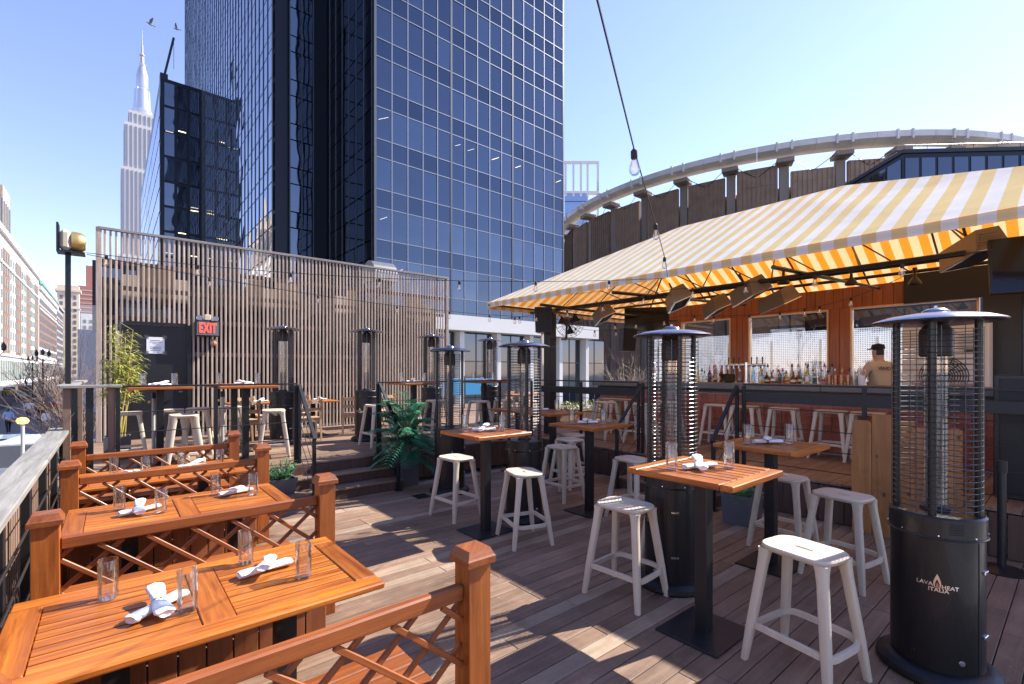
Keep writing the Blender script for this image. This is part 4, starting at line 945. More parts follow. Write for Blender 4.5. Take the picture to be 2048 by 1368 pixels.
def stool():
    t = thing('bar_stool', 'x', 'stool', (0, 0, 0), 0, 'off white plastic bar stools'); H_ = .765
    secs = []
    for w, d, r, z in ((.195, .145, .08, H_ - .042), (.214, .164, .10, H_ - .032), (.220, .170, .105, H_ - .012), (.213, .163, .10, H_ - .002)): secs.append([(p[0], p[1], z) for p in rrect(w, d, r)])
    def slot(z): return [(p[0], p[1], z) for p in rrect(.055, .014, .0135)]
    sag = [(p[0] * .55, p[1] * .5, H_ - .006) for p in rrect(.213, .163, .10)]
    secs += [sag, slot(H_ - .007), slot(H_ - .03)]
    b = B(); b.loft(secs + [[(p[0] * .6, p[1] * .5, H_ - .036) for p in rrect(.195, .145, .08)]], cap=False, closed=True); b.obj('seat', M['stool'], t, smooth=50)
    def lc(u): return (.170 + .085 * u, .122 + .100 * u)
    for sx in (-1, 1):
        for sy in (-1, 1):
            se = []
            for u, s_ in ((0, .040), (.05, .033), (.15, .0285), (.68, .027), (1, .020)):
                cx_, cy_ = lc(u); se.append([(sx * (cx_ + .0) + p[0], sy * cy_ + p[1], (H_ - .03) * (1 - u)) for p in rrect(s_, s_ * .95, s_ * .45, 3)])
            b = B(); b.loft(se); b.obj('leg', M['stool'], t, smooth=50)
    cx_, cy_ = lc(.70); pts = []
    for i in range(40):
        a = 2 * math.pi * i / 40; c, s_ = math.cos(a), math.sin(a); e = 2 / 6.0
        rx, ry = cx_ + .004, cy_ + .004; x_, y_ = rx * abs(c) ** e * (1 if c > 0 else -1), ry * abs(s_) ** e * (1 if s_ > 0 else -1)
        bow = 1 + .10 * math.cos(2 * a) ** 2 if False else 1
        pts.append((x_ * 1.02, y_ * (1.02), .228 - .012 * math.cos(2 * a)))
    se = []
    for i, p in enumerate(pts):
        q = Vector(pts[(i + 1) % 40]) - Vector(pts[i - 1]); nrm = Vector((q.y, -q.x, 0)).normalized(); P = Vector(p)
        se.append([P + nrm * .015 + Vector((0, 0, .016)), P + nrm * .009 + Vector((0, 0, .02)), P - nrm * .012 + Vector((0, 0, .018)), P - nrm * .012 - Vector((0, 0, .018)), P + nrm * .009 - Vector((0, 0, .02)), P + nrm * .015 - Vector((0, 0, .016))])
    b = B(); b.loft(se, closed=True); b.obj('footrest', M['stool'], t, smooth=40)
    return t
sp_ = Proto(stool())
STOOLS = [(3.33, 1.13, 0, -4, 'white bar stool in the foreground with its legs cut by the bottom edge'), (5.06, 1.40, 0, -4, 'white bar stool right of the shaded table beside the nearest heater'), (3.30, 2.47, 0, -10, 'white bar stool with striped shadow left of the sunlit high table'),
          (3.50, 3.98, 0, -12, 'white bar stool standing in front of the middle high table'), (3.42, 5.22, 0, 10, 'leftmost white bar stool on the lower deck by the middle table'), (5.10, 4.95, 0, 6, 'front one of three overlapping white stools left of the central table'),
          (5.08, 3.68, 0, 0, 'shaded white bar stool between the central table and the big middle heater'), (5.45, 2.05, 0, 4, 'white bar stool partly hidden behind the shaded table'), (4.30, 2.62, 0, 15, 'white bar stool half hidden behind the middle heater and sunlit table'),
          (5.75, 5.40, 0, 0, 'middle one of three overlapping white stools at the long table'), (6.20, 5.75, 0, 0, 'rearmost of three overlapping white stools at the long table'),
          (.20, 9.30, ZU, 5, 'leftmost white stool on the rear deck beside the bamboo'), (.75, 9.5, ZU, 0, 'white stool before the black door'), (.80, 8.35, ZU, 8, 'white stool nearest the left cable railing'), (1.12, 9.62, ZU, -5, 'white stool behind the railing under the long table end'), (1.62, 9.75, ZU, 6, 'white stool behind the railing post below the exit sign'), (2.02, 8.45, ZU, -6, 'white stool by the left stair handrail'),
          (3.80, 8.50, ZU, 8, 'white stool at the top of the rear steps beside the palm'), (5.35, 8.95, ZU, 0, 'white stool on the rear deck behind the leftmost lower heater'), (6.60, 8.15, ZU, 0, 'white stool on the rear deck left of the awning post'), (5.95, 8.2, ZU, 0, 'white stool under the rear high table behind the railing')]
bs = (7.04, 6.62, 5.49, 4.44, 3.93, 3.28, 2.58, 2.10)
ordn = ['first', 'second', 'third', 'fourth', 'fifth', 'sixth', 'seventh', 'eighth', 'ninth', 'tenth', 'eleventh', 'twelfth', 'thirteenth', 'fourteenth', 'fifteenth', 'sixteenth', 'seventeenth', 'eighteenth', 'nineteenth', 'twentieth', 'twenty-first', 'twenty-second', 'twenty-third', 'twenty-fourth', 'twenty-fifth']
for i, y in enumerate(bs): STOOLS.append((8.76, y, ZU, 90 + random.uniform(-6, 6), '%s white stool along the tiled bar counted from its far end' % ordn[i]))
STOOLS += [(7.75, 6.3, ZU, 80, 'white stool just inside the beam railing by the awning post'), (7.85, 5.5, ZU, 95, 'white stool on the bar deck at the top of the far step rail')]
for (x, y, z, a, l) in STOOLS: sp_.put(l, (x, y, z + .001), R(a if x > 7 else a + 84 + (20 if l.startswith('white bar stool with striped') else 0)))

def logo(parent, r, zc, ang):
    def wrap(me, x0, z0, s_):
        for v in me.vertices:
            a = ang + (v.co.x * s_ + x0) / r; rr = r + .0015 + v.co.z; y = v.co.y
            v.co = (rr * math.cos(a), rr * math.sin(a), zc + z0 + y * s_)
        me.update()
    for s_, x0, z0 in (('LAVA', -.058, 0), ('HEAT', .058, -.008), ('ITALIA', .005, -.030)):
        me = text_mesh(s_, .034, .001, mat_=M['chrome'], sp=1.05, bold=.001); wrap(me, x0, z0, .9); link('lettering', me, parent)
    def flame(w, h, z0, m, off):
        out = []
        for k in range(17):
            t = k / 16; a = t * 2 * math.pi; yy = (1 - math.cos(a)) / 2
            out.append((w * math.sin(a) * (1 - yy) ** .55 * 1.3, z0 + h * yy))
        b = B(); b.add([((r + off) * math.cos(ang + p[0] / r), (r + off) * math.sin(ang + p[0] / r), zc + p[1]) for p in out[:-1]] + [((r + off - .003) * math.cos(ang + p[0] / r), (r + off - .003) * math.sin(ang + p[0] / r), zc + p[1]) for p in out[:-1]],
              [tuple(range(16)), tuple(range(31, 15, -1))] + [(i, (i + 1) % 16, 16 + (i + 1) % 16, 16 + i) for i in range(16)]); b.obj('flame_emblem', m, parent)
    flame(.018, .088, -.022, M['chrome'], .003); flame(.011, .055, -.02, M['black'], .005); flame(.006, .035, -.018, plain('flame_copper', (.6, .25, .12), .3, .6), .007)
def heater(ring_n=32, full=True):
    t = thing('patio_heater', 'x', 'heater', (0, 0, 0), 0, 'round black patio heaters with glass tubes')
    b = B(); b.lathe([(.29, .001), (.305, .02), (.30, .05), (.27, .075), (.235, .085), (.1, .086)], 48); b.obj('foot_ring', M['black_metal'], t, smooth=40)
    b = B(); b.lathe([(.228, .085), (.228, .868), (.233, .868), (.233, .872)], 48); b.obj('drum', M['heater_black'], t, smooth=30)
    b = B(); b.lathe([(.240, .870), (.243, .874), (.240, .880), (.236, .882), (.236, .990), (.226, 1.002), (.05, 1.004)], 48); b.obj('collar', M['heater_black'], t, smooth=30)
    for k in range(4):
        for j in range(5):
            a0 = k * math.pi / 2 + .55; b = B()
            b.loft([[(.2375 * math.cos(a0 + e), .2375 * math.sin(a0 + e), .908 + j * .014 + dz) for dz in (0, .006)] + [(.2345 * math.cos(a0 + e), .2345 * math.sin(a0 + e), .908 + j * .014 + dz) for dz in (.006, 0)] for e in (-.15, -.05, .05, .15)]); b.obj('vent_slot', M['dark'], t)
    for k in range(8):
        a = k * math.pi / 4 + .2; b = B(); b.lathe([(.006, 0), (.005, .003), (0, .004)], 8); o = b.obj('rivet', M['chrome'], t, (.2365 * math.cos(a), .2365 * math.sin(a), .893)); o.rotation_euler = (0, R(90), a)
    for k in range(4):
        a = k * math.pi / 2 + R(184); b = B(); b.tube([(.195 * math.cos(a), .195 * math.sin(a), 1.0), (.195 * math.cos(a), .195 * math.sin(a), 2.17)], .021, 10); b.obj('upright', M['heater_black'], t, smooth=40)
    b = B(); b.lathe([(.058, 1.003), (.058, 1.98), (.054, 1.98), (.054, 1.003)], 20); b.obj('glass_tube', M['tube_glass'], t, smooth=40)
    b = B(); b.lathe([(.08, 1.004), (.08, 1.02), (.062, 1.03)], 16); b.obj('tube_seat', M['black'], t)
    b = B(); b.lathe([(.075, 1.96), (.085, 1.97), (.085, 2.12), (.06, 2.16)], 16); b.obj('burner_head', plain('burner', (.06, .045, .04), .5, .6) if 'burner' not in bpy.data.materials else bpy.data.materials['burner'], t, smooth=40)
    b = B()
    for k in range(ring_n):
        z = 1.04 + k * (2.12 - 1.04) / (ring_n - 1); b.tube([(.216 * math.cos(a), .216 * math.sin(a), z) for a in [j * math.pi / 14 for j in range(28)]], .0023, 4, closed=True)
    for k in range(12):
        a = k * math.pi / 6 + .26; b.tube([(.219 * math.cos(a), .219 * math.sin(a), 1.01), (.219 * math.cos(a), .219 * math.sin(a), 2.14)], .0024, 4)
    b.obj('wire_cage', M['wire'], t)
    b = B(); b.lathe([(.0, 2.165), (.22, 2.165), (.29, 2.168), (.325, 2.175), (.330, 2.181), (.322, 2.188), (.25, 2.212), (.12, 2.232), (.075, 2.236), (.07, 2.247), (.045, 2.262), (.0, 2.268)], 48); b.obj('hood', M['hood'], t, smooth=50)
    b = B(); b.lathe([(.012, 2.267), (.010, 2.280), (0, 2.282)], 10); b.obj('hood_nut', M['chrome'], t)
    a = math.radians(190)
    logo(t, .2285, .60, a)
    b = B(); b.lathe([(.0, 0), (.017, 0), (.015, .004), (0, .005)], 12); o = b.obj('badge', M['chrome'], t, (.229 * math.cos(a + .5), .229 * math.sin(a + .5), .16)); o.rotation_euler = (0, R(90), a + .5)
    b = B(); b.lathe([(.0, 0), (.014, 0), (.012, .003), (0, .004)], 12); o = b.obj('gas_port', M['dark'], t, (.2285 * math.cos(a - .5), .2285 * math.sin(a - .5), .16)); o.rotation_euler = (0, R(90), a - .5)
    for zz in (.30, .68):
        b = B(); b.box((.231 * math.cos(a + 1.25), .231 * math.sin(a + 1.25), zz), (.012, .06, .018), rz=a + 1.25, ch=.003); b.obj('latch', M['chrome'], t)
    b = B(); b.box((.2285 * math.cos(a + .95), .2285 * math.sin(a + .95), .475), (.003, .004, .77), rz=a + .95); b.obj('door_seam', M['dark'], t)
    return t
hp = Proto(heater())
HEAT = [(3.985, .602, 0, 0, 'largest black patio heater, nearest, at the right with a chrome flame logo'), (3.80, 2.345, 0, -.75, 'black patio heater directly behind the sunlit high table'), (4.03, 4.58, 0, .95, 'black patio heater just behind the middle high table'), (4.03, 6.33, 0, 1.0, 'black patio heater left of the middle table beside the palm'),
        (2.52, 9.85, ZU, .5, 'black patio heater on the rear deck near the exit sign, leftmost'), (3.95, 9.30, ZU, .4, 'black patio heater on the rear deck before the middle of the slatted screen'), (5.80, 9.90, ZU, .3, 'black patio heater before the right end of the slatted screen'), (7.60, 10.0, ZU, .2, 'black patio heater on the rear deck in front of the white podium')]
for (x, y, z, a, l) in HEAT: hp.put(l, (x, y, z), a)

# ------------------------------------------------------------------ dining chairs and low tables on rear deck
def chair():
    t = thing('dining_chair', 'x', 'chair', (0, 0, 0), 0, 'wooden dining chairs on the rear deck')
    b = B(); b.box((0, 0, .44), (.42, .40, .035), ch=.01); b.obj('seat', M['chair'], t)
    for sx in (-1, 1):
        b = B(); b.loft([[(sx * (.17 + .03 * u) + a * w, -.16 - .03 * u + c * w, .43 * (1 - u)) for a, c in ((1, 1), (-1, 1), (-1, -1), (1, -1))] for u, w in ((0, .021), (1, .014))]); b.obj('leg', M['chair'], t)
        b = B(); b.loft([[(sx * .19 + a * .016, yy + c * .018, z) for a, c in ((1, 1), (-1, 1), (-1, -1), (1, -1))] for yy, z in ((.24, 0), (.19, .42), (.20, .60), (.27, .84))]); b.obj('back_post', M['chair'], t)
    for z, y in ((.62, .205), (.78, .25)):
        b = B(); b.loft([[(x_, y + .03 * (1 - (x_ / .19) ** 2) + c, z + e) for c, e in ((.009, -.035), (.009, .035), (-.009, .035), (-.009, -.035))] for x_ in (-.19, -.1, 0, .1, .19)]); b.obj('back_slat', M['chair'], t)
    b = B(); b.box((0, -.175, .40), (.34, .018, .05)); b.box((0, .19, .40), (.36, .018, .05)); b.obj('apron', M['chair'], t)
    return t
cp = Proto(chair())
CH = [(3.05, 10.05, 175, 'wooden chair in the middle beside the rear steps, its back toward the railing'), (4.10, 10.45, 160, 'wooden chair left of the middle rear heater'), (1.95, 10.3, 185, 'wooden chair behind the left stool, under the exit sign'), (2.25, 11.35, 10, 'wooden chair tucked against the slatted screen by the exit sign'), (3.4, 11.5, 0, 'wooden chair against the middle of the slatted screen'), (5.0, 10.9, 190, 'wooden chair behind the palm'), (6.3, 11.0, 170, 'wooden chair near the right end of the screen'), (8.6, 10.7, 200, 'wooden chair by the white podium side'), (9.3, 9.6, 140, 'wooden chair beyond the awning post'), (10.1, 11.3, 100, 'wooden chair farthest back on the sunlit deck')]
for (x, y, a, l) in CH: cp.put(l, (x, y, ZU + .001), R(a))
def low_table():
    t = thing('dining_table', 'x', 'table', (0, 0, 0), 0, 'low dining tables on the rear deck')
    for k in range(7): b = B(); b.box((0, 0, 0), (.90, .094, .03), ch=.004); b.obj('top_board', M['teak_x'], t, (0, -.3 + k * .1, .735))
    b = B(); b.box((0, 0, .36), (.08, .08, .72)); b.obj('column', M['black'], t); b = B(); b.box((0, 0, .01), (.5, .5, .018)); b.obj('base_plate', M['black_metal'], t); return t
ltp = Proto(low_table())
LT = [(2.2, 10.85, 'low dining table behind the leftmost rear heater'), (3.35, 10.75, 'low dining table between the rear heaters'), (5.1, 11.5, 'low dining table by the middle of the slatted screen'), (8.7, 9.9, 'low dining table beyond the awning post'), (10.0, 10.6, 'low dining table farthest back in the sun')]
for (x, y, l) in LT: ltp.put(l, (x, y, ZU + .001))

# ------------------------------------------------------------------ tumblers and napkin rolls
def tumbler():
    b = B(); b.lathe([(.0, .001), (.037, .001), (.040, .004), (.042, .188), (.0405, .191), (.0385, .189), (.0365, .030), (.022, .024), (0, .022)], 24)
    o = b.obj('water_glass', M['glass'], smooth=40); return tag(o, 'x', 'glass', 'clear water glasses on the tables')
gp = Proto(tumbler())
def napkin(seed):
    rnd = random.Random(seed); t = thing('napkin_roll', 'x', 'napkin', (0, 0, 0), 0, 'white linen napkin rolls on the tables')
    se = []; n = 22
    for i in range(19):
        u = i / 18; x_ = (u - .5) * .275; r_ = .022 + .010 * abs(u - .5) * 2 + rnd.uniform(-.0008, .0008); fl = .62
        if i in (0, 18): r_ *= .8
        se.append([(x_ + rnd.uniform(-.002, .002), r_ * 1.25 * math.cos(a) * (1 + .10 * math.sin(3 * a + i * .35) + .05 * math.sin(7 * a + i * .9)) + .010 * math.sin(u * 3 + seed), .0195 + r_ * fl * math.sin(a) * (1 + .10 * math.sin(4 * a + seed + i * .3) + .06 * math.sin(9 * a - i * .7))) for a in [2 * math.pi * k / n for k in range(n)]])
    ins = [[((p[0] + (.005 if se_ is se[0] else -.005)), p[1] * .45, .0215 + (p[2] - .0215) * .35) for p in se_] for se_ in (se[0], se[-1])]
    b = B(); b.loft([ins[0]] + se + [ins[1]]); b.obj('cloth', M['linen'], t, smooth=70)
    b = B(); b.loft([[(p[0] + (.010 if k else -.010) - .01, p[1] * 1.03, .0215 + (p[2] - .0215) * 1.035) for p in se[9]] for k in (0, 1)], cap=False); b.obj('band', M['band'], t); return t
npr = [Proto(napkin(k)) for k in range(3)]
def setting(x, y, z, ang, where, k):
    npr[k % 3].put('lower napkin roll ' + where, (x, y, z), R(ang)); o = npr[(k + 1) % 3].put('upper napkin roll ' + where, (x + .005, y + .005, z + .027), R(ang + 62)); o.rotation_euler = (0, R(9 if k % 2 else -8), R(ang + 62))
zt = .7535
def G(x, y, z, l): gp.put('water glass ' + l, (x, y, z), random.uniform(0, 3))
G(-.013, 3.08, zt, 'at the back left of the nearest booth table'); G(.272, 2.69, zt, 'in front of the napkins on the nearest booth table'); G(.60, 3.13, zt, 'at the back middle of the nearest booth table'); G(.80, 2.72, zt, 'at the right end of the nearest booth table')
setting(.17, 2.78, zt, 38, 'at the left of the nearest booth table', 0); setting(.66, 2.93, zt, 12, 'at the right of the nearest booth table', 1)
G(.05, 4.98, zt, 'at the left of the second booth table'); G(.30, 4.68, zt, 'left of the middle board on the second booth table'); G(.72, 5.03, zt, 'right of the middle on the second booth table'); G(.98, 4.82, zt, 'at the right end of the second booth table')
setting(.17, 4.80, zt, 25, 'on the left of the second booth table', 2); setting(.87, 4.95, zt, 8, 'on the right of the second booth table', 3)
G(.02, 6.70, zt, 'at the left of the farthest booth table'); G(.28, 6.48, zt, 'beside the napkin on the farthest booth table'); G(.62, 6.68, zt, 'in the middle of the farthest booth table'); G(.98, 6.55, zt, 'at the right end of the farthest booth table')
setting(.15, 6.50, zt, 10, 'on the left of the farthest booth table', 1); setting(.72, 6.62, zt, -10, 'on the right of the farthest booth table', 0)
zb = 1.1655
for k, (x, y, z, l) in enumerate(HT):
    w_ = 'on the ' + l.replace('sunlit high teak table on a black pedestal', 'sunlit high table')
    nm = ['sunlit high table by the foreground stools', 'shaded high table before the bar deck', 'high table by the two middle stools', 'central high table near the bar step rail', 'high table beside the bamboo', 'high table behind the palm', 'rear high table left of the awning post'][k]
    G(x - .19, y + .14, z + zb, 'at the left of the ' + nm); G(x + .17, y - .10, z + zb, 'at the right of the ' + nm); setting(x + .0, y + .03, z + zb, (-20, -35, -25, -30, -10, 0, 10)[k], 'on the ' + nm, k)
for (x, y, z, nm) in ((5.85, 6.35, 0, 'long high table behind the middle heaters'), (1.62, 8.95, ZU, 'long high table behind the left railing')):
    G(x - .2, y + .5, z + zb, 'at the far end of the ' + nm); G(x + .2, y - .35, z + zb, 'at the near end of the ' + nm); setting(x + .05, y - .1, z + zb, -20, 'on the ' + nm, 1)
for k, (x, y, l) in enumerate(LT): G(x - .15, y, ZU + .752, 'on the ' + l); setting(x + .15, y, ZU + .752, 5, 'on the ' + l.replace('low dining table', 'low table'), k)

# ------------------------------------------------------------------ string lights
sock_me = B(); sock_me.lathe([(.009, .0), (.012, -.004), (.019, -.012), (.019, -.05), (.016, -.056)], 12); sock_me = sock_me.mesh('socket', M['rubber'], 40)
bulb_me = B(); bulb_me.lathe([(.013, -.052), (.016, -.066), (.026, -.090), (.0305, -.112), (.0295, -.128), (.020, -.143), (.008, -.149), (0, -.150)], 16); bulb_me = bulb_me.mesh('bulb', M['bulb'], 50)
fil_me = B()
for k in range(4): fil_me.tube([(.006 * math.cos(k * 1.57), .006 * math.sin(k * 1.57), -.06), (.010 * math.cos(k * 1.57 + .5), .010 * math.sin(k * 1.57 + .5), -.118)], .0011, 4)
fil_me = fil_me.mesh('filament', M['filament'])
def string_lights(label, pts, bulbs, sag=.0, twin=False):
    t = thing('string_lights', label, 'string lights', pts[0], 0, 'bulb strings over the terrace'); o = Vector(pts[0]); P = [Vector(p) - o for p in pts]; path = []
    for a, c in zip(P[:-1], P[1:]):
        for k in range(12):
            u = k / 12; q = a.lerp(c, u); q.z -= 4 * u * (1 - u) * sag * (c - a).length; path.append(q)
    path.append(P[-1]); b = B(); b.tube(path, .0045, 5); b.obj('wire', M['rubber'], t)
    for u in bulbs:
        i = min(len(path) - 2, int(u * (len(path) - 1))); fr_ = u * (len(path) - 1) - i; q = path[i].lerp(path[i + 1], fr_)
        s_ = link('socket', sock_me, t, q, random.uniform(0, 3)); s_.rotation_euler = (random.gauss(0, .06), random.gauss(0, .06), 0)
        link('bulb', bulb_me, s_); link('filament', fil_me, s_)
    return t
string_lights('bulb string dropping from the top of the picture to the awning edge', [(1.0, .85, 3.06), (1.111, .961, 3.084), (2.259, 1.63, 3.121), (3.834, 2.53, 3.225), (5.137, 3.265, 3.25), (6.46, 4.05, 3.29)], (.4, .6, .8), 0)
string_lights('upper bulb string from the lamp post across to the awning edge', [(-.25, 8.4, 3.42), (6.46, 4.1, 3.28)], (.03, .17, .32, .47, .61, .75, .89), .022)
string_lights('lower bulb string from the lamp post to the awning post', [(-.25, 8.4, 3.40), (7.3, 7.7, 3.05)], (.18, .38, .56, .70, .82, .92), .02)
string_lights('bulb string along the awning eave from its far corner', [(6.75, 8.5, 3.05), (6.8, 4.2, 3.16), (6.85, .6, 3.10)], (.06, .14, .24, .34, .44, .55, .66, .78, .9), .012)
string_lights('bulb string hung before the bar lintel', [(8.6, 7.3, 2.98), (9.3, 5.4, 3.05), (9.6, 3.2, 3.0), (8.4, 1.6, 3.18)], (.08, .16, .26, .36, .42, .52, .60, .66, .72, .84), .03)
string_lights('bulb string between awning post and bar end', [(7.5, 7.5, 2.95), (9.6, 7.0, 2.92)], (.25, .5, .78), .06)
pn = []
for k, (x, y) in enumerate(((8.9, 2.35), (8.0, 3.0), (9.6, 1.7))):
    t = thing('pendant_lamp', '%s black bell pendant lamp under the awning from the left' % ordn[(1, 0, 2)[k]], 'pendant lamp', (x, y, 3.42), 0, 'black bell lamps under the awning')
    b = B(); b.tube([(0, 0, .0), (0, 0, .06)], .03, 10); b.obj('ceiling_cup', M['black'], t); b = B(); b.lathe([(.018, 0), (.022, -.08), (.05, -.12), (.085, -.17), (.09, -.20), (.08, -.195), (.02, -.1)], 16); b.obj('shade', M['black'], t, smooth=40)

# ------------------------------------------------------------------ bottles and bar ware
TINT = {'amber': (.75, .34, .05), 'clear': (.93, .95, .95), 'green': (.25, .55, .22), 'brown': (.35, .14, .04), 'pale gold': (.90, .72, .35), 'blue tinted': (.55, .75, .88), 'pink': (.85, .55, .5)}
def bottle_mesh(kind):
    P = {'tall': [(0, 0), (.036, .002), (.038, .02), (.038, .19), (.028, .225), (.014, .25), (.0135, .30), (.016, .302), (.016, .31), (0, .311)], 'square': [(0, 0), (.042, .002), (.045, .01), (.045, .15), (.04, .17), (.016, .19), (.016, .24), (0, .241)],
         'slim': [(0, 0), (.032, .002), (.034, .02), (.030, .2), (.018, .28), (.013, .36), (.016, .362), (.016, .375), (0, .376)], 'flask': [(0, 0), (.05, .002), (.058, .03), (.055, .10), (.03, .15), (.014, .17), (.014, .22), (0, .221)], 'round': [(0, 0), (.04, .002), (.052, .04), (.05, .12), (.03, .16), (.017, .18), (.017, .26), (0, .261)]}
    b = B(); b.lathe(P[kind], 16 if kind != 'square' else 4); return b, P[kind][-1][1]
BM = {}
for c, tint in TINT.items(): BM[c] = thin_glass('bottle_' + c.replace(' ', '_'), tint, 1.0, .03, .03)
LAB = [plain('label_%d' % k, c, .7) for k, c in enumerate(((.8, .78, .72), (.08, .07, .06), (.65, .5, .2), (.5, .1, .08), (.85, .85, .85)))]
CAPM = [M['black'], plain('cap_silver', (.6, .6, .62), .3, .8), plain('cap_cork', (.5, .33, .18), .8), plain('cap_red', (.45, .05, .04), .5)]
cache = {}
def bottle(x, y, z, kind, col, lab, li, sc=1.0):
    t = thing('bottle', lab, 'bottle', (x, y, z), random.uniform(0, 3), 'bottles lined up on the bar'); t.scale = (sc,) * 3
    if (kind, col) not in cache: b, h = bottle_mesh(kind); cache[(kind, col)] = (b.mesh('body', BM[col], 40), h)
    me, h = cache[(kind, col)]; link('body', me, t)
    w = .039 if kind != 'flask' else .058
    if ('l', kind, li) not in cache:
        q = B(); n = 16 if kind != 'square' else 4; k = {'tall': (.0388, .05, .14), 'square': (.0458, .04, .12), 'slim': (.0338, .06, .13), 'flask': (.0592, .035, .075), 'round': (.0526, .05, .10)}[kind]
        q.lathe([(k[0], k[1]), (k[0], k[2])], n); q.f = q.f[:-2]; q.m = q.m[:-2]; cache[('l', kind, li)] = q.mesh('paper_label', LAB[li]); q = B(); q.lathe([(.0165, 0), (.0165, .028), (.012, .03), (.006, .055), (0, .056)], 10); cache[('c', kind, li)] = q.mesh('stopper', CAPM[li % 4])
    link('paper_label', cache[('l', kind, li)], t); link('stopper', cache[('c', kind, li)], t, (0, 0, h - .02)); return t
rb = random.Random(3); kinds = list(('tall', 'square', 'slim', 'flask', 'round')); cols = list(TINT)
zc = ZU + 1.156
seq = [rb.choice(['clear', 'clear', 'clear', 'pale gold', 'clear', 'brown', 'blue tinted', 'amber']) for _ in range(22)]
for i in range(22):
    y = 4.02 - i * .058; bottle(9.62 + (i % 2) * .085, y, zc, rb.choice(kinds), seq[i], '%s bottle of the counter row right of the beer tap, %s glass' % (ordn[i], seq[i]), i % 5, rb.uniform(.8, 1.0))
seq = [rb.choice(['amber', 'amber', 'green', 'brown', 'amber', 'clear']) for _ in range(10)]
for i in range(10): bottle(9.60 + (i % 2) * .09, 5.15 - i * .062, zc, rb.choice(kinds), seq[i], '%s bottle of the amber group left of the beer tap, %s glass' % (ordn[i], seq[i]), (i * 3) % 5, rb.uniform(.8, .98))
zs_ = ZU + .957
seq = [rb.choice(['clear', 'clear', 'amber', 'blue tinted', 'clear', 'pale gold', 'clear']) for _ in range(24)]
for i in range(24): bottle(11.58 + (i % 2) * .09, 6.6 - i * .16, zs_ + .45 - .45, rb.choice(['tall', 'slim']), seq[i], '%s bottle on the shelf below the bar windows, %s glass' % (ordn[i], seq[i]), (i * 2) % 5, 1.45)
tp = thing('beer_tap', 'chrome T-shaped beer tap with six black handles on the bar', 'beer tap', (9.42, 4.20, zc))
b = B(); b.tube([(0, 0, 0), (0, 0, .40)], .035, 16); b.obj('column', M['chrome'], tp, smooth=40); b = B(); b.tube([(0, -.37, .35), (0, .37, .35)], .028, 12); b.obj('cross_bar', M['chrome'], tp, smooth=40); b = B(); b.lathe([(.06, 0), (.06, .012), (.04, .02)], 16); b.obj('flange', M['chrome'], tp)
for k in range(6): yy = (-.32, -.22, -.12, .12, .22, .32)[k]; b = B(); b.tube([(-.05, yy, .36), (-.055, yy, .40), (-.05, yy, .50)], [.008, .011, .014], 8); b.obj('tap_handle', M['black'], tp); b = B(); b.tube([(0, yy, .34), (-.06, yy, .33), (-.065, yy, .28)], .009, 6); b.obj('spout', M['chrome'], tp)
ti = thing('order_tablet', 'black order tablet on a tilted stand left of the beer tap', 'tablet', (9.30, 4.50, zc), R(-60))
b = B(); b.box((0, 0, .10), (.26, .012, .18), M=Euler((R(-35), 0, 0)).to_matrix(), ch=.004); b.obj('screen', M['screen'], ti); b = B(); b.box((0, .03, .012), (.14, .14, .02), ch=.005); b.box((0, .03, .05), (.04, .04, .08)); b.obj('stand', M['black'], ti)
M['copper_cup'] = plain('copper_cup', (.72, .36, .22), .22, 1.0)
for k in range(4):
    b = B(); b.lathe([(0, .001), (.036, .001), (.044, .17), (.041, .17), (.034, .006), (0, .005)], 18); tag(b.obj('shaker_cup', M['copper_cup'], None, (9.40 + .02 * (k % 2), 2.80 - k * .09, zc), smooth=40), '%s copper shaker cup from the left beside the straw jars' % ordn[k], 'cup', 'copper shaker cups on the bar')
for k in range(3):
    t = thing('straw_jar', ['left jar of paper straws on the bar', 'white paper straw cup on the bar by the bartender', 'straw jar at the far end of the bar'][k], 'jar', (9.40, (2.44, 2.34, 5.35)[k], zc)); b = B(); b.lathe([(0, .001), (.045, .001), (.05, .16), (.046, .16), (.042, .01), (0, .01)], 16); b.obj('jar', M['paper'] if k == 1 else M['glass'], t, smooth=40)
    for q in range(9): a = q * .7; b = B(); b.tube([(.02 * math.cos(a), .02 * math.sin(a), .012), (.055 * math.cos(a), .055 * math.sin(a), .23 + .02 * (q % 3))], .004, 5); b.obj('straw', M['paper'] if q % 3 else M['brick_red'], t)
for k in range(2):
    t = thing('garnish_tray', ['left clear garnish tray on the bar by the air unit', 'right clear garnish tray on the bar by the air unit'][k], 'tray', (9.5, 1.55 - k * .4, zc)); b = B(); b.box((0, 0, .05), (.2, .3, .1), ch=.01); b.obj('lid', M['glass'], t); b = B(); b.box((0, 0, .03), (.17, .26, .05), ch=.01); b.obj('fruit', M['brick_red'], t)

